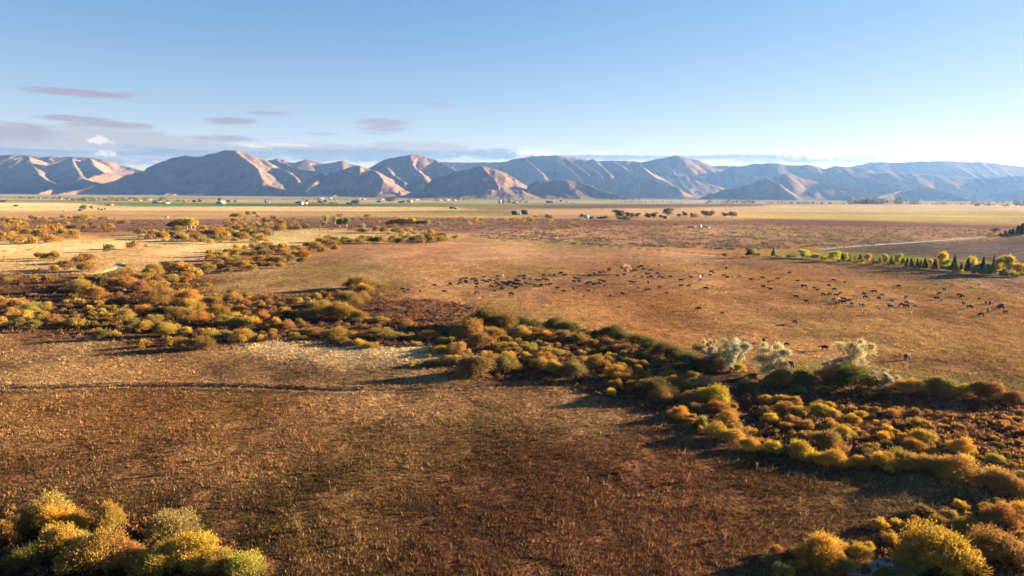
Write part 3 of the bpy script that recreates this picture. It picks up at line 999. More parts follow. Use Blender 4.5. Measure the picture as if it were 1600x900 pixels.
# thickets farther off: polygon, bush width in pixels, spacing, colours
FILL = [
    ([(10, 347), (60, 342), (200, 342), (200, 348), (60, 349)], 12, .55, ['dk', 'ol', 'ol', 'g']),
    ([(0, 352), (30, 350), (40, 355), (0, 357)], 14, .6, ['g', 'ol']),
    ([(0, 370), (50, 360), (125, 366), (127, 378), (60, 382), (0, 384)], 17, .5, ['g', 'ol', 'or', 'y']),
    ([(0, 358), (120, 352), (200, 352), (170, 362), (60, 362)], 12, .8, ['or', 'g', 'br']),
    ([(218, 368), (260, 363), (330, 366), (420, 370), (418, 379), (330, 383), (265, 381), (225, 374)], 17, .45, ['ol', 'g', 'g', 'br']),
    ([(300, 364), (350, 355), (395, 352), (430, 357), (500, 356), (490, 360), (400, 364)], 13, .55, ['g', 'ol', 'br']),
    ([(360, 341), (400, 336), (440, 342), (450, 357), (400, 356), (350, 350)], 12, .6, ['g', 'ol', 'or']),
    ([(455, 353), (500, 354), (500, 358), (455, 358)], 13, .45, ['dk', 'ol']),
    ([(560, 361), (620, 363), (690, 370), (700, 378), (660, 378), (600, 368), (560, 364)], 14, .5, ['ol', 'ol', 'g']),
    ([(500, 379), (560, 376), (650, 374), (700, 374), (690, 381), (600, 382), (505, 383)], 15, .45, ['ol', 'ol', 'dk', 'g']),
    ([(322, 411), (330, 397), (400, 387), (470, 386), (530, 384), (535, 393), (480, 401), (480, 413), (440, 421), (400, 424), (340, 420)], 21, .5, ['ol', 'g', 'br', 'or', 'y']),
    ([(440, 342), (520, 340), (800, 344), (830, 352), (700, 360), (560, 350), (460, 352)], 9, 1.1, ['ol', 'br', 'g']),
    ([(800, 344), (850, 341), (870, 343), (860, 350), (810, 350)], 10, .5, ['ol', 'dk', 'g']),
    ([(855, 355), (900, 350), (905, 357), (860, 359)], 8, .6, ['ol', 'dk', 'g']),
    ([(0, 405), (20, 404), (10, 410), (0, 410)], 12, .7, ['ol']),
    ([(100, 440), (160, 430), (230, 448), (330, 450), (420, 470), (430, 490), (380, 500), (260, 492), (120, 480)], 15, .75, ['or', 'br', 'g', 'or']),
    ([(420, 484), (480, 470), (520, 460), (560, 478), (500, 490), (430, 500)], 14, 1.0, ['br', 'or', 'g']),
    ([(430, 520), (500, 510), (700, 515), (820, 545), (800, 565), (700, 545), (600, 525), (470, 530)], 17, .9, ['g', 'br', 'ol', 'or']),
    ([(850, 545), (960, 548), (1040, 572), (1100, 590), (1060, 600), (980, 580), (900, 570)], 16, .9, ['br', 'ol', 'or', 'br']),
    ([(1150, 592), (1370, 600), (1600, 628), (1600, 640), (1400, 625), (1200, 618)], 20, .8, ['br', 'dk', 'br', 'ol']),
    ([(1200, 635), (1400, 640), (1590, 660), (1600, 735), (1450, 715), (1300, 705), (1200, 680)], 13, .95, ['or', 'br', 'or', 'g']),
    ([(1370, 830), (1470, 800), (1600, 785), (1600, 850), (1480, 850), (1400, 860)], 24, .8, ['br', 'or', 'g', 'Y']),
    ([(1400, 862), (1500, 850), (1600, 850), (1600, 898), (1400, 898)], 34, .8, ['br', 'or', 'g', 'ol']),
    ([(1210, 870), (1320, 860), (1335, 880), (1300, 898), (1200, 898)], 26, .8, ['g', 'Y', 'or']),
    ([(100, 470), (260, 485), (400, 488), (480, 500), (480, 535), (400, 535), (260, 520), (100, 510)], 17, .85, ['g', 'ol', 'br', 'g']),
    ([(1040, 640), (1180, 640), (1200, 690), (1300, 715), (1180, 700), (1080, 670)], 17, .8, ['br', 'g', 'or']),
    ([(800, 530), (960, 550), (1100, 600), (1000, 610), (860, 590), (800, 570)], 18, .85, ['g', 'ol', 'br', 'or']),
    ([(640, 520), (800, 530), (800, 575), (700, 570), (650, 545)], 18, .85, ['ol', 'g', 'g']),
]
rg = np.random.default_rng(21)
fill_specs = []
pts0 = [(s[0], s[1], s[2]) for s in specs]
for poly, w, sp, cols in FILL:
    P = np.array(poly, float)
    x0, y0, x1, y1 = P[:, 0].min(), P[:, 1].min(), P[:, 0].max(), P[:, 1].max()
    got = []
    hh = w * .32
    for _ in range(int((x1 - x0) * (y1 - y0) / (w * hh) * 14)):
        qx, qy = rg.uniform(x0, x1), rg.uniform(y0, y1)
        if not in_poly(np.array([qx]), np.array([qy]), poly)[0]:
            continue
        ww = w * rg.uniform(.55, 1.35)
        if any(abs(qx - a) < w * sp and abs(qy - b) < hh * sp * 1.6 for a, b in got):
            continue
        if any(abs(qx - a) < (c + ww) * .27 and abs(qy - b) < (c + ww) * .16 for a, b, c in pts0):
            continue
        got.append((qx, qy))
        fill_specs.append((qx, qy, ww, ww * rg.uniform(.48, .62), cols[rg.integers(len(cols))]))
specs_all = [(s, True) for s in specs] + [(s, False) for s in fill_specs]
specs_all.sort(key=lambda q: -(q[0][2] * q[0][3]))
INDIV, REST = specs_all[:300], specs_all[300:]

REGIONS = [   # where a bush stands, in words one can find in the photograph
    (lambda x, y: y > 760 and x < 450, 'clump at the near left corner'),
    (lambda x, y: y > 780 and x > 1180, 'clump along the near creek bend'),
    (lambda x, y: x > 1390 and y > 728, 'tall row at the near field\'s right edge'),
    (lambda x, y: x > 1030 and y > 656 and y > 655 + (x - 1060) * .19, 'hedge row edging the near field'),
    (lambda x, y: x > 1185 and 640 < y, 'russet marsh right of the creek'),
    (lambda x, y: x > 1160 and y > 590, 'strip below the silvery trees'),
    (lambda x, y: x > 1000 and y > 588, 'thicket on the left bank of the creek'),
    (lambda x, y: x > 800 and y < 514 + (x - 800) * .225, 'dark hedge below the cattle pasture'),
    (lambda x, y: x > 800 and y > 563, 'thicket where the ditch ends'),
    (lambda x, y: x > 800, 'hollow below the dark hedge'),
    (lambda x, y: x > 640 and y > 540, 'group ending the pale dry grass'),
    (lambda x, y: x > 640 and y > 505, 'group left of the dark hedge'),
    (lambda x, y: x > 480 and y > 505, 'belt above the pale dry grass'),
    (lambda x, y: x > 480 and y > 483, 'long row under the purple brush'),
    (lambda x, y: x > 480 and y > 430, 'tongue of bushes left of the herd'),
    (lambda x, y: x < 100 and y > 465, 'golden clump at the left edge'),
    (lambda x, y: y > 515 and x < 480, 'group shading the left field'),
    (lambda x, y: y > 485 and x < 480, 'belt right of the golden edge clump'),
    (lambda x, y: y > 455 and x < 480, 'rusty thicket in the left marsh'),
    (lambda x, y: y > 428 and x < 480, 'thicket below the pale left meadow'),
    (lambda x, y: y > 398 and x < 180, 'group by the meadow pools at left'),
    (lambda x, y: y > 383 and x > 300, 'thicket right of the pale left meadow'),
    (lambda x, y: y > 383, 'open pale left meadow'),
    (lambda x, y: y > 360 and x < 200, 'low thicket at the far left edge'),
    (lambda x, y: y > 360 and x < 430, 'thicket in front of the yellow aspens'),
    (lambda x, y: y > 360, 'far hedge along the top of the pasture'),
    (lambda x, y: True, 'far brush towards the farm fields'),
]


def region(x, y):
    for f, n in REGIONS:
        if f(x, y):
            return n


ORD = ['first', 'second', 'third', 'fourth', 'fifth', 'sixth', 'seventh', 'eighth', 'ninth', 'tenth', 'eleventh', 'twelfth', 'thirteenth', 'fourteenth',
       'fifteenth', 'sixteenth', 'seventeenth', 'eighteenth', 'nineteenth', 'twentieth']


def make_bush(spec, label, group, seed):
    px, py, w, h, k = spec
    x, y, W, Hh = view_geom(px, py, w, h)
    z = float(H(np.array([x]), np.array([y]))[0])
    r = random.Random(seed)
    col = [c * q for c, q in zip(KIND[k][0], (.82, .75, .74))]
    j = [c * r.uniform(.85, 1.2) for c in col]
    big = w >= 34
    mi = r.randrange(len(BUSH_MESH))
    me = FINE_MESH[mi % len(FINE_MESH)] if big else BUSH_MESH[mi]
    S = (W / 1.95, W / 1.95 * r.uniform(.85, 1.1), Hh / 1.22)
    rot = r.uniform(0, 6.28)
    if w >= 22:
        root = bpy.data.objects.new('willow_bush', None)
        fo = bpy.data.objects.new('foliage', me)
        st = bpy.data.objects.new('stem', STEM_MESH[mi])
        for o in (root, fo, st):
            COL.objects.link(o)
        fo.parent = st.parent = root
        fo.color = (*j, 1)
    else:
        root = bpy.data.objects.new('willow_bush', me)
        COL.objects.link(root)
        root.color = (*j, 1)
    root.location = (x, y, z - .05)
    root.scale = S
    root.rotation_euler = (0, 0, rot)
    tag(root, label, 'bush', group)
    PLACED.append((x, y, W))


def place_bushes():
    cells = {}
    for s, hand in INDIV:
        cells.setdefault((region(s[0], s[1]), s[4]), []).append(s)
    i = 0
    for (reg, k), lst in cells.items():
        lst.sort(key=lambda s: s[0])
        n = len(lst)
        for j, s in enumerate(lst):
            word = KIND[k][1]
            if n == 1:
                lab = f'only {word} willow in the {reg}'
            elif n == 2:
                lab = f'{word} willow, {("left", "right")[j]} of two in the {reg}'
            elif j == 0:
                lab = f'leftmost {word} willow in the {reg}'
            elif j == n - 1:
                lab = f'rightmost {word} willow in the {reg}'
            else:
                lab = f'{word} willow, {ORD[j] if j < len(ORD) else "next"} from left in the {reg}'
            make_bush(s, lab, 'willow bushes in the ' + reg, 1000 + i)
            i += 1


place_bushes()


def far_brush():
    """the willows beyond the three hundred, as one mass of small leafy domes"""
    V, Fc, LR, CR, T, off = [], [], [], [], [], 0
    rg = np.random.default_rng(5)
    for (px, py, w, h, k), hand in REST:
        x, y, W, Hh = view_geom(px, py, w, h)
        n = int(np.clip(w * h * 5, 160, 900))
        lobes = [(rg.uniform(-.45, .45), rg.uniform(-.45, .45), rg.uniform(.25, .6), s, s * 1.1) for s in rg.uniform(.35, .6, 5)]
        v, f, lr, cr = dome_cloud(rg, n, lobes, .16)
        z = float(H(np.array([x]), np.array([y]))[0])
        v = v * np.array([W / 1.9, W / 1.9, Hh / 1.15]) + np.array([x, y, z])
        V.append(v), Fc.append(f + off), LR.append(lr), CR.append(cr)
        off += len(v)
        T.append(np.tile(np.array(KIND[k][0]) * np.array([.82, .75, .74]) * rg.uniform(.85, 1.15), (len(v), 1)))
    if V:
        o = leaf_object('willow_brush', (np.concatenate(V), np.concatenate(Fc), np.concatenate(LR), np.concatenate(CR)), LEAF_T, np.concatenate(T))
        tag(o, kind='stuff')


far_brush()


# ------------------------------------------------------------------ low russet brush and sage between the willows
def scatter_clumps(name, polys, mat, n_leaf, leaf):
    """polys: (pixel polygon, spacing scale, size range, colours)"""
    V, Fc, LR, CR, T, off = [], [], [], [], [], 0
    rg = np.random.default_rng(9)
    for poly, count, (s0, s1), cols in polys:
        P = np.array(poly, float)
        x0, y0, x1, y1 = P[:, 0].min(), P[:, 1].min(), P[:, 0].max(), P[:, 1].max()
        q = rg.uniform((x0, y0), (x1, y1), (count * 3, 2))
        q = q[in_poly(q[:, 0], q[:, 1], poly)][:count]
        X, Y = flat(q[:, 0], q[:, 1])
        # clustered
        keep = fbm(X / 9, Y / 14, 3, 88) + rg.uniform(-.12, .12, len(X)) > .47
        X, Y = X[keep], Y[keep]
        Z = H(X, Y)
        for x, y, z in zip(X, Y, Z):
            s = rg.uniform(s0, s1)
            d = unit(rg.normal(size=(n_leaf, 3)))
            d[:, 2] = np.abs(d[:, 2])
            Pp = d * rg.uniform(.5, 1, (n_leaf, 1)) * np.array([1, 1, .8]) * s + np.array([x, y, z])
            Dr = unit(d + np.array([0, 0, .6]) + rg.normal(size=d.shape) * .4)
            L = leaf * s * rg.uniform(.7, 1.4, n_leaf)
            v, f = leaves(Pp, Dr, L, L * .5, rg)
            V.append(v), Fc.append(f + off)
            off += len(v)
            LR.append(np.repeat(rg.random(n_leaf), 4))
            CR.append(np.full(4 * n_leaf, rg.random()))
            c = np.array(cols[rg.integers(len(cols))]) * rg.uniform(.6, .98)
            T.append(np.tile(c, (4 * n_leaf, 1)))
    o = leaf_object(name, (np.concatenate(V), np.concatenate(Fc), np.concatenate(LR), np.concatenate(CR)), mat, np.concatenate(T))
    return tag(o, kind='stuff')


RUSS = [(.20, .085, .045), (.16, .08, .05), (.24, .11, .05), (.13, .07, .045)]
SAGE = [(.15, .115, .08), (.12, .095, .07), (.19, .14, .09)]
scatter_clumps('low_brush', [
    ([(0, 430), (130, 428), (300, 432), (420, 462), (590, 446), (700, 484), (780, 500), (740, 545), (480, 535), (260, 540), (0, 520)], 3200, (.5, 1.1), RUSS),
    ([(570, 474), (650, 468), (720, 470), (750, 482), (700, 502), (600, 500)], 800, (.35, .8), RUSS),
    ([(780, 500), (1040, 550), (1180, 592), (1180, 690), (1040, 648), (880, 600), (740, 592), (660, 550)], 2600, (.4, .9), RUSS),
    ([(1180, 610), (1600, 640), (1600, 760), (1480, 740), (1280, 712), (1190, 690)], 3600, (.35, .85), RUSS + [(.30, .15, .05)]),
    ([(1370, 840), (1480, 795), (1600, 780), (1600, 900), (1380, 900)], 900, (.4, .8), RUSS),
    ([(0, 800), (250, 815), (430, 880), (430, 900), (0, 900)], 500, (.4, .8), RUSS),
    ([(0, 345), (300, 343), (600, 341), (820, 342), (1100, 347), (1560, 357), (1320, 353), (960, 352), (840, 361), (640, 362), (300, 360), (0, 366)], 2600, (.8, 1.8), RUSS),
], LEAF_T, 26, .55)
scatter_clumps('sagebrush', [
    ([(720, 368), (830, 357), (960, 353), (1500, 355), (1590, 360), (1540, 368), (1280, 387), (1160, 391), (960, 384), (780, 374)], 7500, (.7, 1.5), SAGE),
    ([(1050, 406), (1250, 412), (1420, 425), (1600, 445), (1600, 460), (1300, 430), (1050, 415)], 900, (.3, .6), SAGE),
    ([(700, 340), (1150, 345), (1150, 352), (830, 357), (700, 352)], 700, (.7, 1.5), SAGE),
], LEAF_T, 14, .7)


# ------------------------------------------------------------------ standing dry grass
def grass():
    rg = np.random.default_rng(33)
    N = 480000
    px = rg.uniform(-60, 1660, N)
    py = 905 - (905 - 405) * rg.random(N) ** 1.15
    py = np.where(rg.random(N) < .06, rg.uniform(880, 990, N), py)
    x, y = flat(px, py)
    x = x + rg.normal(0, .5, N)
    y = y + rg.normal(0, .8, N)
    clear = np.ones(N, bool)
    for ln, w in zip(CREEK, CREEK_W):
        clear &= seg_dist(x, y, ln) > w * 1.7
    clear &= seg_dist(x, y, DITCH) > .55
    thick = fbm(x / 3.2, y / 5.0, 3, 97)
    clear &= thick + rg.uniform(-.22, .22, N) > .40
    x, y, thick = x[clear], y[clear], thick[clear]
    N = len(x)
    z = H(x, y)
    jx, jy = x + rg.normal(0, 1.6, N), y + rg.normal(0, 2.5, N)
    c, kind = zone_color(jx, jy)
    pale = rg.random(N)
    c = c * (0.68 + 0.72 * pale ** 1.6)[:, None] * (0.8 + .5 * np.clip((thick - .35) * 2.5, 0, 1))[:, None]
    straw = rg.random(N) < .04
    c[straw] = c[straw] * .6 + np.array([.36, .25, .13]) * .4
    dk = rg.random(N) < .16
    c[dk] *= .42
    nb = 6
    size = rg.uniform(.10, .30, N) * (.8 + .0022 * y)
    size = np.where(rg.random(N) < .09, size * 1.7, size)          # rank clumps that stand higher
    a = rg.uniform(0, 2 * np.pi, (N, nb))
    lean = rg.uniform(.15, .85, (N, nb))
    hgt = size[:, None] * rg.uniform(.6, 1.35, (N, nb))
    wid = size[:, None] * rg.uniform(.15, .30, (N, nb))
    bx = x[:, None] + np.cos(a) * size[:, None] * .35
    by = y[:, None] + np.sin(a) * size[:, None] * .35
    wind = .55 * (fbm(x / 14, y / 14, 2, 201) - .1)[:, None] * hgt        # laid over by the wind
    tx = bx + np.cos(a) * lean * hgt + wind
    ty = by + np.sin(a) * lean * hgt - .5 * wind
    sx, sy = -np.sin(a) * wid / 2, np.cos(a) * wid / 2
    zz = np.repeat(z[:, None], nb, 1) - .04
    v = np.stack([np.stack([bx - sx, by - sy, zz], -1), np.stack([bx + sx, by + sy, zz], -1), np.stack([tx, ty, zz + hgt], -1)], 2).reshape(-1, 3)
    f = np.arange(len(v)).reshape(-1, 3)
    tint = np.repeat(np.clip(c, .01, .9), nb * 3, 0)
    o = mesh_obj('dry_grass', v, f, GRASS, attrs={'leaf_rand': ('FLOAT', np.repeat(rg.random(N * nb), 3)),
                                                  'clump_rand': ('FLOAT', np.repeat(rg.random(N), nb * 3)), 'tint': ('FLOAT_COLOR', tint)})
    tag(o, kind='stuff')


grass()

# ------------------------------------------------------------------ trees
def conifer_mesh(seed):
    rg = np.random.default_rng(seed)
    n = 2600
    t = rg.random(n) ** .75                       # 0 top .. 1 bottom
    tier = .62 + .38 * np.abs(np.sin(t * 24 + rg.uniform(0, 3)))
    a = rg.uniform(0, 2 * np.pi, n)
    rad = .27 * t ** .85 * tier * np.sqrt(rg.uniform(.25, 1, n)) * (1 + .28 * np.sin(a * 3 + seed + t * 5) + .16 * np.sin(a * 7 + t * 19))
    P = np.stack([np.cos(a) * rad, np.sin(a) * rad, 1 - t * .93], 1)
    Dr = unit(np.stack([np.cos(a), np.sin(a), -.35 + .5 * (1 - t)], 1) + rg.normal(size=(n, 3)) * .3)
    L = rg.uniform(.05, .1, n)
    v, f = leaves(P, Dr, L, L * .45, rg)
    tv, tf = tubes([(np.array([[0, 0, -.03], [0, 0, .4], [0, 0, .96]]), [.024, .016, .003])], 6)
    return (v, f, np.repeat(rg.random(n), 4), np.repeat(rg.random(n) * .6, 4)), (tv, tf)


def tree_mesh(seed, shape='round', n=3600, leaf=.06):
    """height 1; shape round, tall (aspen, poplar) or open (thin crown that shows its limbs)"""
    rg = np.random.default_rng(seed)
    lobes, limbs = [], []
    if shape == 'tall':
        for i in range(9):
            z = .40 + .54 * i / 8
            r = .15 * math.sin((z - .12) / .95 * 3.0) + .05
            lobes.append((rg.uniform(-.07, .07), rg.uniform(-.07, .07), z - .05, r, r * 1.2))
    elif shape == 'open':
        for i in range(24):
            a, e = rg.uniform(0, 6.28), .42 * rg.uniform(.02, 1) ** .6
            z = rg.uniform(.3, .85) - e * .3
            r = rg.uniform(.07, .14)
            lobes.append((math.cos(a) * e, math.sin(a) * e, z, r, r * 1.1))
    else:
        for i in range(11):
            a, e = rg.uniform(0, 6.28), rg.uniform(.05, .34)
            z = rg.uniform(.3, .8) - e * .15
            r = rg.uniform(.15, .24)
            lobes.append((math.cos(a) * e, math.sin(a) * e, z, r, r))
    data = dome_cloud(rg, int(n * .55), lobes, leaf, up=.35, base=.06, fill=.5)
    data = add_wands(rg, data, lobes, int(n * .45 / 10), leaf, 10)
    tr = .022 if shape != 'open' else .036
    paths = [(np.array([[0, 0, -.04], [.01, .01, .25], [-.01, .01, .55], [.01, 0, .88]]), [tr, tr * .8, tr * .5, tr * .15])]
    for lx, ly, lz, lr, _ in lobes:
        t = np.linspace(0, 1, 4)[:, None]
        p0 = np.array([0, 0, max(.08, lz * .5 - .05)])
        p1 = np.array([lx, ly, lz])
        paths.append((p0 + (p1 - p0) * t ** np.array([[1, 1, 1.4]]), np.linspace(tr * .5, tr * .12, 4)))
    return data, tubes(paths, 5)


def store(pair, bark):
    a, b = pair
    return take_mesh(leaf_object('crown', a, LEAF)), take_mesh(mesh_obj('trunk', b[0], b[1], bark))


TREE = {
    'con': [store(conifer_mesh(s), BARK) for s in (1, 2, 3, 4)],
    'round': [store(tree_mesh(s), BARK) for s in (11, 12, 13, 14)],
    'tall': [store(tree_mesh(s, 'tall', 2600, .06), PALE_BARK) for s in (21, 22, 23)],
    'open': [store(tree_mesh(s, 'open', 15000, .027), GREY_BARK) for s in (31, 32, 33, 34)],
}
TCOL = {'con': (.105, .125, .065), 'dg': (.075, .085, .035), 'gr': (.20, .24, .06), 'yg': (.42, .40, .065), 'ye': (.60, .44, .05), 'or': (.52, .24, .05),
        'gold': (.40, .27, .05), 'sv': (.50, .42, .28), 'bg': (.13, .14, .12), 'ol': (.17, .15, .05)}


def make_tree(px, py, w, h, shape, colk, name, label, group=None, cat='tree'):
    x, y = (float(q) for q in flat(px, py))
    r = random.Random(int(px * 31 + py * 7))
    sc = y / F * 1.01
    crown, trunk = TREE[shape][r.randrange(len(TREE[shape]))]
    root = bpy.data.objects.new(name, None)
    a = bpy.data.objects.new('crown', crown)
    b = bpy.data.objects.new('trunk', trunk)
    for o in (root, a, b):
        COL.objects.link(o)
    a.parent = b.parent = root
    a.color = (*[c * r.uniform(.68, .92) for c in TCOL[colk]], 1)
    wid = {'con': .5, 'round': .88, 'tall': .42, 'open': .98}[shape]
    root.location = (x, y, float(H(np.array([x]), np.array([y]))[0]))
    root.scale = (w * sc / wid, w * sc / wid, h * sc)
    root.rotation_euler = (r.gauss(0, .03), r.gauss(0, .03), r.uniform(0, 6.28))
    tag(root, label, cat, group)
    return root


# shelterbelt: conifers and yellowing broadleaves at the right
BELT_CON = '1208 401 7 12;1284 406 4 7;1316 410 7 13;1326 409 6 11;1335 409 4 7;1344 408 7 10;1364 413 4 9;1374 412 5 9;1392 414 6 12;1397 414 5 9;1416 418 7 14;1424 419 9 14;1433 419 6 14;1438 419 6 12;1445 420 9 15;1460 421 10 15;1491 424 11 23;1502 424 7 13;1511 425 11 20;1535 429 11 25;1551 429 9 27;1566 429 10 25;1596 428 6 16'
BELT_DEC = '1252 404 12 13 yg;1258 403 9 12 ye;1275 405 14 8 yg;1302 409 14 15 yg;1308 408 8 13 ye;1322 410 8 13 ye;1355 412 10 13 or;1382 414 9 15 yg;1404 416 10 18 yg;1410 417 10 13 gr;1453 420 8 13 ye;1470 421 13 24 ye;1480 421 14 15 yg;1520 425 13 22 ye;1529 428 14 16 gr;1543 429 10 16 gr;1558 430 12 25 yg;1575 431 16 29 yg;1589 431 13 18 ye;1599 431 12 16 yg'
BELT_SHR = '1215 403 10 5 yg;1222 402 8 5 yg;1232 403 10 5 gr;1240 403 8 4 yg;1263 404 10 5 yg;1270 405 9 6 yg;1290 407 10 6 yg;1312 411 9 5 gr;1335 412 9 5 yg;1346 412 9 6 ye;1370 414 8 7 gr;1388 416 8 5 gr;1413 419 8 4 ye;1430 421 8 4 ye;1483 424 15 9 gr;1473 423 12 8 gr;1500 427 9 5 yg;1524 429 16 11 gr;1537 431 14 10 gr;1547 431 12 10 gr;1570 433 15 9 gr;1584 433 14 8 yg;1597 433 10 8 yg'


def ordinal_label(items, fmt, fmt1):
    items = sorted(items, key=lambda q: q[0])
    n = len(items)
    out = []
    for i, it in enumerate(items):
        if i == 0:
            pos = 'leftmost'
        elif i == n - 1:
            pos = 'rightmost'
        elif i < len(ORD):
            pos = ORD[i] + ' from left'
        else:
            pos = (ORD[n - 1 - i] + ' from right') if n - 1 - i < len(ORD) else 'middle'
        out.append((it, (fmt1 if n == 1 else fmt).format(pos=pos)))
    return out


def parse(txt):
    r = []
    for e in txt.split(';'):
        q = e.split()
        r.append(tuple(float(v) for v in q[:4]) + tuple(q[4:]))
    return r


for it, lab in ordinal_label(parse(BELT_CON), 'dark conifer, {pos} of the conifers in the shelterbelt', ''):
    make_tree(it[0], it[1], it[2], it[3] * 1.12, 'con', 'con', 'conifer', lab, 'conifers in the shelterbelt')
WORD = {'yg': 'yellow green', 'ye': 'golden yellow', 'or': 'orange', 'gr': 'green'}
for k in ('yg', 'ye', 'or', 'gr'):
    for it, lab in ordinal_label([q for q in parse(BELT_DEC) if q[4] == k], '%s broadleaf tree, {pos} of such in the shelterbelt' % WORD[k], 'only %s broadleaf tree in the shelterbelt' % WORD[k]):
        make_tree(it[0], it[1], it[2] * 1.15, it[3] * 1.18, 'round', k, 'broadleaf_tree', lab, 'broadleaf trees in the shelterbelt')
    sub = [q for q in parse(BELT_SHR) if q[4] == k]
    if sub:
        for it, lab in ordinal_label(sub, 'low %s shrub, {pos} of such under the shelterbelt' % WORD[k], ''):
            x, y = (float(q) for q in flat(it[0], it[1]))
            o = bpy.data.objects.new('shelterbelt_shrub', BUSH_MESH[int(it[0]) % 9])
            COL.objects.link(o)
            s = y / F
            o.location = (x, y, float(H(np.array([x]), np.array([y]))[0]))
            o.scale = (it[2] * s / 1.8, it[2] * s / 1.8, it[3] * s / 1.1)
            o.color = (*[c * .78 for c in TCOL[k]], 1)
            tag(o, lab, 'shrub', 'shrubs under the shelterbelt')
make_tree(1170, 402.5, 11, 16, 'round', 'dg', 'evergreen_tree', 'dark dense evergreen standing alone where the shelterbelt begins')
make_tree(1178, 402.5, 10, 14, 'round', 'yg', 'broadleaf_tree', 'yellow green tree touching the lone dark evergreen')
make_tree(1186, 402.5, 7, 8, 'round', 'ol', 'broadleaf_tree', 'low dull tree right of the lone dark evergreen')
make_tree(1132, 401, 8, 6, 'round', 'dg', 'evergreen_tree', 'small dark tree on the line left of the lone evergreen')
# dark conifers at the right edge behind the ploughed field
for it, lab in ordinal_label(parse('1597 367 14 19;1590 367 10 15;1583 368 9 12;1577 368 8 10;1571 369 8 9;1563 369 6 6'), 'dark conifer, {pos} of the clump beyond the ploughed field', ''):
    make_tree(*it[:4], 'con', 'con', 'conifer', lab, 'conifers beyond the ploughed field')
make_tree(1556, 362, 16, 6, 'round', 'bg', 'shrub', 'grey rounded shrub left of the conifers beyond the ploughed field', cat='shrub')
make_tree(1547, 368, 7, 4, 'round', 'gold', 'shrub', 'small yellow shrub beside the canal gap', cat='shrub')
# aspens
for it, lab in ordinal_label(parse('267 357 11 9;274 357 11 12;281 357 11 14;287 357 10 15;293 357.5 10 16;299 357.5 10 15;305 357 10 13'), 'yellow aspen with white trunk, {pos} in the left grove', ''):
    make_tree(*it[:4], 'tall', 'ye' if it[0] > 270 else 'ol', 'aspen_tree', lab, 'aspens in the left grove')
for it, lab in ordinal_label(parse('606 353 9 7;613 353 9 10;620 353 9 11;627 353 9 12;634 353 9 12;640 353 8 10;646 353 8 12;653 353 8 9;660 353 8 9;668 353 8 9'), 'yellow aspen, {pos} in the middle aspen row', ''):
    make_tree(*it[:4], 'tall', 'yg' if it[0] > 648 else 'ye', 'aspen_tree', lab, 'aspens in the middle row')
make_tree(510, 349, 6, 11, 'tall', 'yg', 'poplar_tree', 'slim pale yellow poplar, left of the two slim poplars')
make_tree(524, 350, 8, 12, 'tall', 'yg', 'poplar_tree', 'slim pale yellow poplar, right of the two slim poplars')
make_tree(506, 356, 6, 9, 'round', 'ol', 'broadleaf_tree', 'olive tree below the left slim poplar')
make_tree(531, 355, 9, 13, 'tall', 'gr', 'poplar_tree', 'full dark green poplar, left of the green pair')
make_tree(542, 355, 10, 14, 'tall', 'gr', 'poplar_tree', 'full dark green poplar, right of the green pair')
make_tree(567, 355, 9, 6, 'round', 'sv', 'shrub', 'pale silvery shrub between the green poplars and the aspen row', cat='shrub')
# trees round the farm
FARM = [(965, 341, 20, 14, 'dg', 'biggest dark green tree at the left end of the farm row'), (967, 345, 11, 9, 'gold', 'golden olive tree in front of the biggest farm tree'),
        (977, 346, 15, 10, 'ol', 'olive tree right of the golden one at the farm'), (980, 340, 9, 9, 'dg', 'dark tree just behind the olive farm tree'),
        (988, 341, 8, 9, 'dg', 'small dark tree right of the olive farm tree'), (996, 340, 9, 8, 'bg', 'grey green tree before the first gap in the farm row'),
        (1011, 341, 9, 9, 'dg', 'round dark tree after the first gap in the farm row'), (1022, 341, 10, 10, 'dg', 'pointed dark tree left of the red shed'),
        (1033, 341, 9, 6, 'dg', 'low dark tree touching the red shed'), (1044, 340, 18, 15, 'ol', 'tall double crowned tree over the red shed'),
        (1061, 340, 8, 6, 'bg', 'low grey green tree right of the red shed'), (1069, 339, 8, 9, 'dg', 'single upright dark tree in the middle of the farm row'),
        (1081, 339, 7, 7, 'dg', 'small dark tree behind the golden edged one'), (1086, 341, 13, 8, 'gold', 'golden edged bushy tree right of the middle of the farm row'),
        (1102, 339.5, 14, 11, 'dg', 'broad dark tree second from the right end'), (1112, 338.5, 10, 10, 'ol', 'olive tree leaning on the broad dark tree'),
        (1131, 339, 11, 7, 'bg', 'blue grey tree left of the last farm tree'), (1143, 339.5, 14, 10, 'ol', 'last tree at the right end of the farm row'),
        (909, 340, 7, 6, 'dg', 'dark tree left of the pale farmhouse'), (924, 344, 8, 6, 'dg', 'dark shrubby tree in front of the pale farmhouse'),
        (944, 343, 11, 6, 'dg', 'low dark tree between farmhouse and biggest tree'), (936, 343, 8, 4, 'dg', 'low dark shrubby tree right of the farmhouse')]
for px, py, w, h, c, lab in FARM:
    make_tree(px, py, w, h, 'round', c, 'broadleaf_tree', lab, 'trees along the farm row')
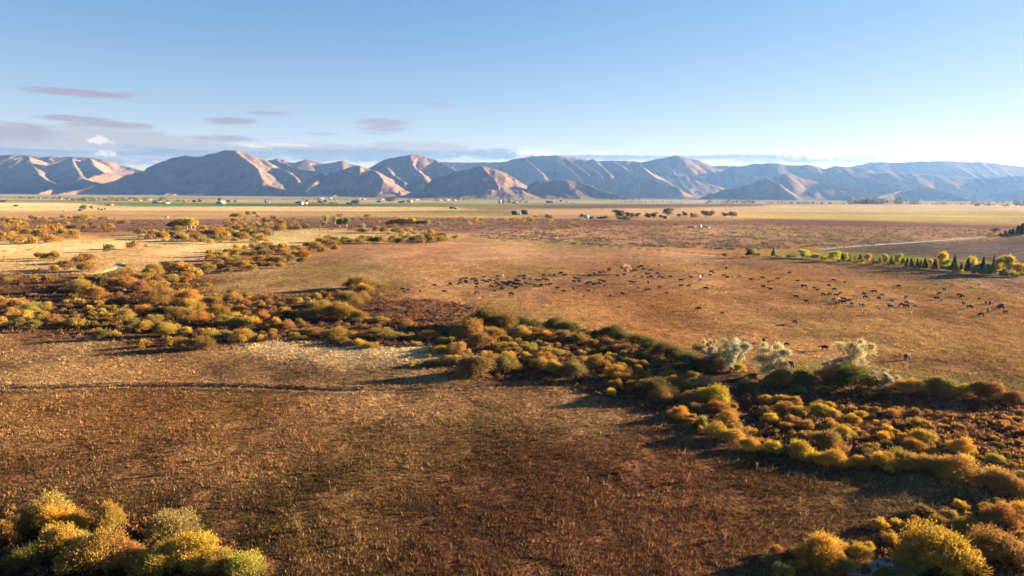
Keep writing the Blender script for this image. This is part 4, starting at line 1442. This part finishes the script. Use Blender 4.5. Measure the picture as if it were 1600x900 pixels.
FARTREES = [(132, 329, 11, 9, 'bg', 'round dark tree at the lone homestead on the gold field'), (143, 328, 4, 7, 'ol', 'thin tree right of the homestead tree'), (154, 329, 3, 5, 'ol', 'left of three small trees right of the homestead'),
            (159, 329, 4, 3, 'ol', 'middle of three small trees right of the homestead'), (164, 329, 3, 4, 'ol', 'right of three small trees by the homestead'), (6, 317, 9, 5, 'bg', 'grey green tree at the far left edge'),
            (25, 324, 8, 4, 'ol', 'low round tree alone on the gold field'), (289, 317, 6, 6, 'ye', 'yellow tree left of the white barn'), (303, 317, 7, 5, 'dg', 'dark tree left of the white barn'),
            (312, 317, 6, 5, 'dg', 'dark tree touching the white barn'), (343, 315, 4, 6, 'dg', 'tall dark tree behind the white barn'), (356, 317, 6, 5, 'dg', 'dark tree right of the white barn'), (367, 317, 4, 4, 'dg', 'small tree farther right of the white barn'),
            (415, 317, 3, 6, 'con', 'single dark spire between two farmsteads'), (467, 319, 11, 5, 'dg', 'dark tree over the blue white house'), (479, 316, 5, 4, 'dg', 'small dark tree behind the blue white house'),
            (500, 319, 9, 6, 'bg', 'grey tree right of the blue white house'), (508, 318, 6, 6, 'bg', 'second grey tree right of the blue white house'), (545, 321, 8, 5, 'dg', 'dark tree left of the broad far tree'),
            (556, 321, 14, 9, 'bg', 'broad grey green tree on the green field edge'), (609, 317, 18, 9, 'bg', 'broad pale grown clump left of the red roof'), (628, 318, 12, 5, 'dg', 'low dark clump touching the red roof'),
            (705, 327, 9, 4, 'dg', 'dark clump in the middle of the far fields'), (1527, 323, 7, 6, 'ol', 'round olive tree alone on the right far field'), (592, 317, 8, 4, 'dg', 'small dark clump left of the broad pale clump'),
            (876, 316, 3, 4, 'dg', 'tiny tree right of the long dark barn'), (1545, 322, 14, 4, 'bg', 'low grey clump right of the round olive tree'), (1572, 323, 9, 4, 'or', 'reddish low clump on the right far field'), (1590, 322, 8, 6, 'bg', 'grey clump at the right far edge')]
for px, py, w, h, c, lab in FARTREES:
    make_tree(px, py, w, h, 'con' if c == 'con' else 'round', c, 'distant_tree', lab, 'distant trees on the valley floor')
# silvery trees standing over the near willows
make_tree(1113, 576, 34, 56, 'open', 'sv', 'silvery_tree', 'slimmer pale silvery tree, left of the left pair')
make_tree(1142, 580, 50, 60, 'open', 'sv', 'silvery_tree', 'broad pale silvery tree, right of the left pair')
make_tree(1205, 592, 60, 66, 'open', 'sv', 'silvery_tree', 'rounded pale silvery tree in the middle, alone')
make_tree(1332, 593, 76, 74, 'open', 'sv', 'silvery_tree', 'largest pale silvery tree, with its limbs showing')
make_tree(1300, 590, 40, 30, 'open', 'sv', 'silvery_tree', 'low silvery growth left under the largest silvery tree')
make_tree(1376, 612, 50, 42, 'open', 'sv', 'silvery_tree', 'grey silvery bush right below the largest silvery tree')
make_tree(977, 428, 20, 18, 'open', 'sv', 'silvery_tree', 'pale bare sapling standing among the cattle')


def treeline():
    """far rows of trees that read as one mass"""
    rg = np.random.default_rng(77)
    rows = [(30, 260, 311.5, 2.6, 60), (110, 190, 314.0, 3.0, 30), (180, 300, 315.0, 2.6, 30), (300, 600, 312.5, 1.6, 46), (480, 545, 319.5, 2.6, 18), (1320, 1432, 319, 6.0, 46), (1102, 1182, 317.6, 3.2, 26),
            (1200, 1320, 318.8, 2.2, 46), (1430, 1520, 319.8, 2.2, 30), (1520, 1640, 318.5, 3.6, 36), (1530, 1610, 321.5, 2.6, 18), (1400, 1600, 314.5, 1.8, 46), (930, 1000, 312.3, 2.2, 24), (960, 1050, 316, 1.2, 26), (640, 820, 312.5, 1.8, 46), (785, 830, 317.5, 3.0, 12), (0, 60, 310, 2, 10), (860, 900, 317, 1.5, 6)]
    V, Fc, LR, CR, T, off = [], [], [], [], [], 0
    for x0, x1, py, hpx, n in rows:
        for _ in range(n):
            qx = rg.uniform(x0, x1)
            x, y = (float(q) for q in flat(qx, py + (qx - (x0 + x1) / 2) * .0075 + rg.uniform(-.35, .35)))
            hh = 1.5 * hpx * y / F * rg.uniform(.55, 1.2)
            m = 46
            d = unit(rg.normal(size=(m, 3)))
            P = d * np.array([.5, .5, .5]) * rg.uniform(.6, 1, (m, 1)) * hh * np.array([1.1, 1.1, .95]) + np.array([x, y, hh * .5])
            v, f = leaves(P, unit(d + rg.normal(size=d.shape) * .5), np.full(m, hh * .34), np.full(m, hh * .2), rg)
            V.append(v), Fc.append(f + off)
            off += len(v)
            LR.append(np.repeat(rg.random(m), 4)), CR.append(np.full(4 * m, rg.random()))
            c = [(.09, .10, .05), (.12, .11, .05), (.07, .085, .045), (.2, .15, .06)][rg.choice(4, p=[.4, .25, .25, .1])]
            T.append(np.tile(c, (4 * m, 1)))
    o = leaf_object('treeline', (np.concatenate(V), np.concatenate(Fc), np.concatenate(LR), np.concatenate(CR)), LEAF_T, np.concatenate(T))
    tag(o, kind='stuff')


treeline()

# ------------------------------------------------------------------ cattle
HIDE = {'b': plain_mat('black_hide', (.006, .0055, .005), .95), 'r': plain_mat('red_hide', (.10, .035, .018), .7), 'w': plain_mat('white_hide', (.42, .39, .35), .8)}


def cow_mesh(pose, hide, face=None):
    if pose == 'graze':
        neck = [(.84, 0, 1.06, .23), (1.04, 0, .78, .17), (1.16, 0, .46, .15), (1.30, 0, .14, .085)]
    elif pose == 'stand':
        neck = [(.82, 0, 1.16, .24), (1.02, 0, 1.32, .18), (1.20, 0, 1.42, .155), (1.52, 0, 1.22, .09)]
    else:
        neck = [(.84, 0, 1.12, .23), (1.08, 0, 1.10, .18), (1.30, 0, 1.06, .15), (1.58, 0, .86, .09)]
    st = .16 if pose == 'walk' else .03
    V = [(0, 0, 1.0, .40), (-.42, 0, 1.06, .37), (-.78, 0, 1.10, .27), (.46, 0, 1.05, .37)]
    E = [(0, 1), (1, 2), (0, 3)]
    prev = 3
    for q in neck:
        V.append(q)
        E.append((prev, len(V) - 1))
        prev = len(V) - 1
    poll = prev - 1
    for s in (-1, 1):                                       # ears
        x, y, z, _ = V[poll]
        V.append((x - .04, s * .26, z + .06, .045))
        E.append((poll, len(V) - 1))
    for s, ph in ((-1, 1), (1, -1)):                        # forelegs, then hind legs with hock behind
        for chain, root in (([(.50, s * .20, .72, .15), (.50 + st * ph, s * .19, .40, .085), (.50 + st * ph * 1.3, s * .19, .05, .07)], 3),
                            ([(-.58, s * .21, .78, .20), (-.74 - st * ph * .6, s * .19, .42, .085), (-.66 - st * ph, s * .19, .05, .07)], 1)):
            p = root
            for q in chain:
                V.append(q)
                E.append((p, len(V) - 1))
                p = len(V) - 1
    p = 2
    for q in [(-1.0, 0, 1.08, .05), (-1.07, 0, .75, .035), (-1.06, 0, .42, .055)]:   # tail
        V.append(q)
        E.append((p, len(V) - 1))
        p = len(V) - 1
    me = bpy.data.meshes.new('cow_frame')
    me.from_pydata([q[:3] for q in V], E, [])
    ob = bpy.data.objects.new('cow_frame', me)
    COL.objects.link(ob)
    ob.modifiers.new('Skin', 'SKIN')
    for i, q in enumerate(V):
        sv = me.skin_vertices[0].data[i]
        sv.radius = (q[3] * (.86 if q[3] > .3 else 1), q[3])
        sv.use_root = i == 0
    sub = ob.modifiers.new('Subdivision', 'SUBSURF')
    sub.levels = sub.render_levels = 1
    dg = bpy.context.evaluated_depsgraph_get()
    res = bpy.data.meshes.new_from_object(ob.evaluated_get(dg))
    bpy.data.objects.remove(ob)
    res.name = 'cow'
    res.materials.clear()
    res.materials.append(HIDE[hide])
    if face:
        res.materials.append(HIDE['w'])
        for p in res.polygons:
            c = p.center
            if (face == 'face' and c[0] > 1.14) or (face == 'rump' and (c[0] < -.7 or c[2] < .62 and c[0] < .3)):
                p.material_index = 1
    for p in res.polygons:
        p.use_smooth = True
    return res


COWS = {('b', p): cow_mesh(p, 'b') for p in ('graze', 'stand', 'walk')}
COWS.update({('r', p): cow_mesh(p, 'r') for p in ('graze', 'stand')})
COWS.update({('w', p): cow_mesh(p, 'w') for p in ('graze', 'stand')})
COWS[('f', 'stand')] = cow_mesh('stand', 'b', 'face')
COWS[('f', 'graze')] = cow_mesh('graze', 'b', 'face')
# pixel x, y of the feet; c calf, r red, w white, f black with white patches
HERD = '''629.8 454;637.5 455 c;631.5 458 c;656.6 457 a;678.7 448;694.5 458.5;703.5 445.5;719 444;745 460.5 B;745.3 446;745 450 c;723 437.5;729.4 437;719 439.5;727.7 441;728.5 443;738 438.5;741 438;745 440;743.4 442;755 440.5;755.8 434.5 r;761 442;766 440.5;772 440 c;777.7 433;777 438.5;775.5 444.5;767.6 450;773 457 c
784 432 w;810.6 433.5;818.5 433.5;819 437.5;829 438;837.4 439;843 440;849 438;855 439.5;849 431.5;806 438.5;810.5 441;806 441.5;797 442.5;802 443.5;784.7 443;789 444;794 445;792.6 447.5;780 447.5;803 446;809.5 446;814 447;821 444;825 446;830 445.5 c;835.5 447;845.5 447;853.5 445.5 c;859.5 446;784 454;787 451.5;800 450;806 453;799 462;859 431.5 c;866 431.5;872.5 430;876 427.5;876.5 429;881 431.5;884 431;899.5 437;906 437;897 442;905 441.5;920 443;917.5 445;927.6 446;871 452;881 457;897 452.5;920 455.5 c;913 465 f;922 432.5;928.7 428 c;936 444
937 427.5;944 426.5;951.4 421.5;952 424;938.4 440;944 441.5;935.6 444 c;944 447 c;930 445 c;965 432;975.6 431;987.4 425.5;993.5 424;997.5 419;1002 417.5;1005.4 422;1016.6 424;1009 428 a;1012.7 429.5;1026.7 429;991 433 c;1003 434.5;1011.5 435;1017 435;1030.7 434.5;1036 435.5;1047.5 434;1030 415 c;986 442.5;991.5 442 c;1012.7 443 a;997.5 451.5;1009 455 c;1014 455;1031 451;1064 449.5;1076 449.5;1041.4 459.5 c;972.7 462;953.6 463.5 c;1064 440.5;1069 437.5 c;1079 434.5;1098 432;1093.7 435 w;1094 440.5 r;1102.6 453.5;1091.5 486
1111 427 B;1116 428 c;1109.5 431 c;1130.6 432.5;1136 435.5;1143 434 c;1134.6 421 a;1155 433.5 rc;1173.4 439.5;1191.4 437;1201 442.5 c;1215 438.5;1233.5 428.5;1246 441.5;1192.5 450.5;1203.7 455;1128.4 492 c;1243.7 466;1257 449.5
1302.4 440;1319.3 443 c;1252.6 449 a;1295 448.5;1272.4 452.5 a;1277 455 c;1303.8 455;1286.7 463;1296.6 462.5;1307 464.5;1313 459.5 c;1260 474;1303 471 r;1317.6 470.5;1322 472;1313 474;1317.6 475;1308 476;1327 472;1330.5 477.5 c;1343.5 479;1349 480.5;1365.4 459 B;1349.7 462 a;1352 467.5;1378.4 462.5 c;1373.3 469 a;1393 472 c;1403.7 449.5;1416 467;1416 475 c;1408.7 480;1416.6 482;1387.4 479 w;1390.7 482
1475.6 455;1467.5 461.5;1498.7 464;1503.7 466.5;1530 469 c;1464 469;1471 471 c;1430 481 rc;1505.6 477;1515 482.5;1548 477 B;1540 476 a;1563.7 484.5 B;1564 481;1545 489;1570.6 491 r;1533 495;1242.5 507 ra;1229 541 c;1288 548.5;1236 574 a;1417 563 B;1193.7 536 a'''
CZONES = [
    (lambda x, y: x < 700, 'thin scatter left of the dense bunch'),
    (lambda x, y: x < 782, 'left half of the dense bunch'),
    (lambda x, y: x < 865, 'right half of the dense bunch'),
    (lambda x, y: x < 932, 'gap right of the dense bunch'),
    (lambda x, y: x < 1058, 'group around the pale sapling'),
    (lambda x, y: y > 500, 'ground by the silvery trees'),
    (lambda x, y: x < 1265, 'middle of the pasture'),
    (lambda x, y: x < 1420, 'bunch right of the middle'),
    (lambda x, y: True, 'right end of the pasture'),
]


def place_cattle():
    items = []
    for ln in HERD.strip().splitlines():
        for e in ln.split(';'):
            q = e.split()
            items.append((float(q[0]), float(q[1]), q[2] if len(q) > 2 else ''))
    r = random.Random(4)
    groups = {}
    for px, py, fl in items:
        hide = 'r' if 'r' in fl else 'w' if 'w' in fl else 'f' if 'f' in fl else 'b'
        calf = 'c' in fl
        pose = r.choice(['graze', 'graze', 'graze', 'stand', 'walk'])
        if (hide, pose) not in COWS:
            pose = 'graze' if pose != 'stand' else 'stand'
        ang = r.choice([0, math.pi]) + r.gauss(0, .38)
        if 'a' in fl:
            ang = r.choice([math.pi / 2, -math.pi / 2]) + r.gauss(0, .3)
        zone = next(n for f, n in CZONES if f(px, py))
        groups.setdefault((zone, hide, calf), []).append((px, py, pose, ang, fl))
    words = {'b': 'black', 'r': 'dark red', 'w': 'white', 'f': 'black and white'}
    for (zone, hide, calf), lst in groups.items():
        animal = 'calf' if calf else 'cow'
        lst.sort()
        for (px, py, pose, ang, fl), lab in zip(lst, [l for _, l in ordinal_label([(q[0], 0, 0, i) for i, q in enumerate(lst)],
                                                '%s %s, {pos} of such in the %s' % (words[hide], animal, zone), 'only %s %s in the %s' % (words[hide], animal, zone))]):
            o = bpy.data.objects.new('calf' if calf else 'cow', COWS[(hide, pose)])
            COL.objects.link(o)
            x, y = (float(q) for q in flat(px, py))
            o.location = (x, y, float(H(np.array([x]), np.array([y]))[0]) - .02)
            s = r.uniform(.56, .66) if calf else 1.0 if 'B' in fl else r.uniform(.78, .9)
            o.scale = (s, s, s)
            o.rotation_euler = (0, 0, ang)
            tag(o, lab, 'calf' if calf else 'cow', 'cattle grazing in the pasture')


place_cattle()

# ------------------------------------------------------------------ buildings, far off
PAINT = {k: plain_mat(k, c, .7, .12, .4) for k, c in {
    'white_wall': (.38, .35, .31), 'dark_boards': (.045, .035, .03), 'brown_boards': (.14, .08, .05), 'red_boards': (.30, .07, .045), 'blue_white': (.52, .60, .70),
    'grey_roof': (.22, .21, .21), 'dark_roof': (.05, .045, .045), 'red_roof': (.45, .15, .08), 'white_roof': (.45, .45, .44), 'dark_opening': (.02, .02, .022), 'blue_roof': (.18, .30, .45)}.items()}


def box_bm(x0, x1, y0, y1, z0, z1):
    v = [(x, y, z) for z in (z0, z1) for y in (y0, y1) for x in (x0, x1)]
    f = [(0, 2, 3, 1), (4, 5, 7, 6), (0, 1, 5, 4), (2, 6, 7, 3), (0, 4, 6, 2), (1, 3, 7, 5)]
    return np.array(v, float), np.array(f)


def building(px, py, w, h, wall, roof, name, label, cat, group=None, turn=0.0, openings=2):
    x, y = (float(q) for q in flat(px, py))
    s = y / F
    W, Hh = w * s, h * s
    D = min(W * .7, 14)
    eave = Hh * .62
    root = bpy.data.objects.new(name, None)
    COL.objects.link(root)
    root.location = (x, y, float(H(np.array([x]), np.array([y]))[0]))
    root.rotation_euler = (0, 0, turn)
    v, f = box_bm(-W / 2, W / 2, -D / 2, D / 2, -.3, eave)
    g = np.array([(-W / 2, -D / 2, eave), (-W / 2, D / 2, eave), (-W / 2, 0, Hh - .12), (-W / 2, 0, Hh - .12), (W / 2, -D / 2, eave), (W / 2, 0, Hh - .12), (W / 2, 0, Hh - .12), (W / 2, D / 2, eave)])
    mesh_obj('wall', np.concatenate([v, g]), np.concatenate([f, np.array([[8, 9, 10, 11], [12, 13, 14, 15]])]), PAINT[wall], root)
    o = .06 * W / 4 + .25
    rv = np.array([(-W / 2 - o, -D / 2 - o, eave - .1), (W / 2 + o, -D / 2 - o, eave - .1), (W / 2 + o, 0, Hh), (-W / 2 - o, 0, Hh), (W / 2 + o, D / 2 + o, eave - .1), (-W / 2 - o, D / 2 + o, eave - .1)])
    rv = np.concatenate([rv, rv + np.array([0, 0, .18])])
    rf = np.array([[6, 7, 8, 9], [9, 8, 10, 11], [0, 3, 2, 1], [3, 5, 4, 2], [0, 1, 7, 6], [5, 11, 10, 4], [0, 6, 9, 3], [3, 9, 11, 5], [1, 2, 8, 7], [2, 4, 10, 8]])
    mesh_obj('roof', rv, rf, PAINT[roof], root)
    dv, df = box_bm(-W * .12, W * .12, -D / 2 - .06, -D / 2 - .003, 0, eave * .75)
    mesh_obj('door', dv, df, PAINT['dark_opening'], root)
    for k in range(openings):
        cx = (-.32, .32)[k % 2] * W
        dv, df = box_bm(cx - W * .05, cx + W * .05, -D / 2 - .05, -D / 2 - .003, eave * .4, eave * .72)
        mesh_obj('window', dv, df, PAINT['dark_opening'], root)
    tag(root, label, cat, group)


building(805, 335.5, 11, 6, 'dark_boards', 'dark_roof', 'barn', 'dark barn with gable, left of two on the dry field', 'barn')
building(820.5, 334.8, 12, 6.5, 'dark_boards', 'dark_roof', 'barn', 'dark barn, right of two on the dry field', 'barn')
building(812.3, 335.6, 3.6, 3.2, 'white_wall', 'grey_roof', 'shed', 'white shed between the two dark barns', 'shed')
building(916, 340.3, 8, 4, 'blue_white', 'grey_roof', 'farmhouse', 'pale blue white farmhouse left of the farm trees', 'house')
building(1040, 341.8, 7, 4.5, 'red_boards', 'dark_roof', 'shed', 'small red shed under the double crowned farm tree', 'shed')
building(345, 318.3, 11, 4, 'white_wall', 'white_roof', 'barn', 'wide bright white barn below the main mountain', 'barn')
building(246, 317.5, 13, 2.4, 'dark_boards', 'grey_roof', 'barn', 'long low dark barn left of the yellow tree', 'barn')
building(258, 317.7, 11, 1.8, 'blue_white', 'grey_roof', 'shed', 'low bluish shed joined to the long dark barn', 'shed')
building(172, 321.2, 9, 2.2, 'brown_boards', 'red_roof', 'shed', 'brown shed above the homestead on the gold field', 'shed')
building(126, 329.5, 6, 2.6, 'dark_boards', 'dark_roof', 'homestead', 'dark low homestead under the round tree', 'house')
building(470, 319.6, 8, 3.6, 'blue_white', 'grey_roof', 'farmhouse', 'blue white house under a dark far tree', 'house')
building(477.5, 319.6, 5, 3, 'white_wall', 'white_roof', 'shed', 'white shed right of the blue white house', 'shed')
building(640, 316.2, 8, 3.4, 'white_wall', 'red_roof', 'farmhouse', 'house with red roof right of the dark clump', 'house')
building(781, 317.6, 5, 4.6, 'white_wall', 'blue_roof', 'farmhouse', 'tall white building with blue roof below the near dark hill', 'house')
building(787, 318, 3, 3, 'red_boards', 'red_roof', 'shed', 'small red shed beside the blue roof', 'shed')
building(860, 317, 13, 3.2, 'brown_boards', 'dark_roof', 'barn', 'long dark brown barn on the green strip', 'barn')
building(805, 317.8, 9, 2.2, 'red_boards', 'grey_roof', 'shed', 'low red shed left on the green strip', 'shed')
building(712, 326.9, 5, 2.4, 'dark_boards', 'grey_roof', 'shed', 'grey shed right of the clump in the far fields', 'shed')
building(1105, 317.4, 5, 2.0, 'white_wall', 'white_roof', 'shed', 'small white shed left of the far tree row', 'shed')
TOWN = [(62, 310.5, 5), (95, 311.5, 4), (108, 312, 6), (150, 313.2, 5), (163, 311.2, 4), (184, 311.8, 4), (200, 313.8, 5), (205, 313, 4), (219, 313.5, 4), (234, 312.8, 4), (420, 317, 4),
        (500, 310.8, 14), (516, 310.5, 6), (560, 311.8, 9), (568, 312, 7), (595, 312, 10), (650, 313, 8), (685, 313.6, 14), (698, 313.4, 10), (710, 313.8, 7), (1065, 317, 3), (1148, 318, 4), (1090, 316.8, 4)]
for (px, py, w), lab in ordinal_label(TOWN, 'pale low distant building, {pos} of those along the mountain foot', ''):
    building(px, py, w * .8, max(.9, min(1.3, w * .25)), 'white_wall', 'grey_roof' if int(px) % 2 else 'white_roof', 'distant_building', lab, 'building', 'distant buildings at the mountain foot', openings=0)


# ------------------------------------------------------------------ trailers, fences, poles
def trailer(px, py, w, h, body, label, name='farm_trailer', cat='trailer', low=False):
    x, y = (float(q) for q in flat(px, py))
    s = y / F
    W, Hh = w * s, h * s
    root = bpy.data.objects.new(name, None)
    COL.objects.link(root)
    root.location = (x, y, float(H(np.array([x]), np.array([y]))[0]))
    fl = .7
    v, f = box_bm(-W / 2, W / 2, -1.2, 1.2, fl, max(fl + .3, Hh))
    mesh_obj('body', v, f, PAINT[body], root)
    v, f = box_bm(W / 2 + .003, W / 2 + 1.4, -.08, .08, fl + .02, fl + .14)
    mesh_obj('drawbar', v, f, PAINT['dark_roof'], root)
    for cx in (-W * .28, W * .28):
        for sy in (-1, 1):
            P = np.array([[cx, sy * 1.0 - .12, .42], [cx, sy * 1.0, .42], [cx, sy * 1.0 + .12, .42]])
            v, f = tubes([(P, [.42, .43, .42])], 14)
            mesh_obj('wheel', v, f, PAINT['dark_opening'], root)
    tag(root, label, cat)


trailer(1081, 356.6, 13, 3, 'brown_boards', 'long low brown trailer standing in the sage')
trailer(1093.5, 356.3, 5, 5, 'blue_white', 'tall bluish trailer right of the long brown one')
trailer(1105.5, 357.4, 6, 3, 'white_wall', 'white trailer right of the bluish one in the sage')
trailer(260.5, 340.3, 5.5, 2.6, 'white_wall', 'white trailer alone on the dry field left of the aspens')
trailer(101, 330.2, 4, 1.6, 'white_wall', 'white trailer left of the lone homestead')

WOOD = plain_mat('weathered_wood', (.24, .19, .15), .9)


def brace(px, py):
    x, y = (float(q) for q in flat(px, py))
    root = bpy.data.objects.new('fence_brace', None)
    COL.objects.link(root)
    root.location = (x, y, float(H(np.array([x]), np.array([y]))[0]))
    for dx in (-.7, .7):
        v, f = tubes([(np.array([[dx, 0, -.3], [dx, .01, .6], [dx, 0, 1.55]]), [.1, .095, .09])], 8)
        mesh_obj('post', v, f, WOOD, root)
    v, f = tubes([(np.array([[-.62, 0, 1.2], [0, 0, 1.2], [.62, 0, 1.2]]), [.06, .06, .06])], 8)
    mesh_obj('rail', v, f, WOOD, root)
    tag(root, 'weathered wooden H shaped fence brace above the dark hedge', 'fence brace')


brace(855, 503)


def rail_fence(px, py):
    x, y = (float(q) for q in flat(px, py))
    root = bpy.data.objects.new('rail_fence', None)
    COL.objects.link(root)
    root.location = (x, y, float(H(np.array([x]), np.array([y]))[0]))
    for k in range(4):
        dx = k * 1.9 - 1
        v, f = tubes([(np.array([[dx, 0, -.3], [dx, .01, .6], [dx, 0, 1.35 + .1 * (k % 2)]]), [.085, .08, .07])], 7)
        mesh_obj('post', v, f, WOOD, root)
    for z in (.5, 1.0):
        v, f = tubes([(np.array([[-1.1, .09, z], [2, .09, z + .04], [4.9, .09, z - .02]]), [.05, .05, .05])], 6)
        mesh_obj('rail', v, f, WOOD, root)
    tag(root, 'short weathered rail fence at the creek crossing', 'fence')


rail_fence(1126, 607)
for it, lab in ordinal_label([(x, 327.5 + (x - 300) * .001, 0, 0) for x in (5, 45, 82, 221, 246, 274, 301, 328, 353, 378, 402, 429, 455)], 'wooden pole on the gold field, {pos} of the row', ''):
    x, y = (float(q) for q in flat(it[0], it[1]))
    v, f = tubes([(np.array([[0, 0, -.3], [0, .02, 1.3], [0, 0, 3.0]]), [.16, .15, .13])], 7)
    o = mesh_obj('wooden_pole', v, f, WOOD)
    o.location = (x, y, float(H(np.array([x]), np.array([y]))[0]))
    tag(o, lab, 'pole', 'wooden poles across the gold field')


# dry weeds that stand above the grass of the near field
def weed_mesh(seed):
    rg = np.random.default_rng(seed)
    paths = []
    for i in range(7):
        a, e = rg.uniform(0, 6.28), rg.uniform(.05, .35)
        h = rg.uniform(.6, 1.15)
        paths.append((np.array([[0, 0, -.05], [math.cos(a) * e * .4, math.sin(a) * e * .4, h * .5], [math.cos(a) * e, math.sin(a) * e, h]]), [.025, .018, .012]))
    sv, sf = tubes(paths, 4)
    n = 260
    k = rg.integers(7, size=n)
    t = rg.uniform(.3, 1.05, n)
    tips = np.array([p[0][2] for p in paths])
    P = tips[k] * t[:, None] + rg.normal(0, .07, (n, 3))
    v, f = leaves(P, unit(rg.normal(size=(n, 3)) + np.array([0, 0, .8])), rg.uniform(.09, .2, n), rg.uniform(.05, .09, n), rg)
    return (v, f, np.repeat(rg.random(n), 4), np.repeat(rg.random(n), 4)), (sv, sf)


WEED = []
for s in (1, 2, 3):
    a, b = weed_mesh(400 + s)
    WEED.append((take_mesh(leaf_object('foliage', a, LEAF)), take_mesh(mesh_obj('stalk', b[0], b[1], GREY_BARK))))
WEEDS = [(437, 667, 'r'), (520, 777, 'r'), (992, 736, 'r'), (1073, 754, 'r'), (467, 833, 'r'), (123, 638, 'r'), (989, 662, 'p'), (1070, 712, 'p'), (1068, 795, 'p'), (918, 756, 'p'), (828, 731, 'p'), (930, 794, 'p'),
         (880, 824, 'p'), (1166, 760, 'p'), (1182, 735, 'p'), (1100, 789, 'p'), (640, 690, 'p'), (270, 742, 'r'), (340, 720, 'r'), (705, 860, 'p'), (560, 850, 'r'), (1014, 858, 'p'), (1250, 790, 'p'), (1130, 845, 'r')]
for k, wd in (('r', 'rust brown'), ('p', 'pale straw')):
    for it, lab in ordinal_label([q for q in WEEDS if q[2] == k], wd + ' dry weed, {pos} of such in the near field', ''):
        x, y = (float(q) for q in flat(it[0], it[1]))
        r = random.Random(int(it[0]))
        m = r.choice(WEED)
        root = bpy.data.objects.new('dry_weed', None)
        a = bpy.data.objects.new('foliage', m[0])
        b = bpy.data.objects.new('stalk', m[1])
        for o in (root, a, b):
            COL.objects.link(o)
        a.parent = b.parent = root
        s = r.uniform(.9, 1.25)
        root.location = (x, y, float(H(np.array([x]), np.array([y]))[0]))
        root.scale = (s, s, s * 1.1) if k == 'r' else (s * .3, s * .3, s * .85)
        root.rotation_euler = (0, 0, r.uniform(0, 6.28))
        a.color = (.20, .10, .05, 1) if k == 'r' else (.26, .17, .095, 1)
        tag(root, lab, 'weed', 'dry weeds in the near field')
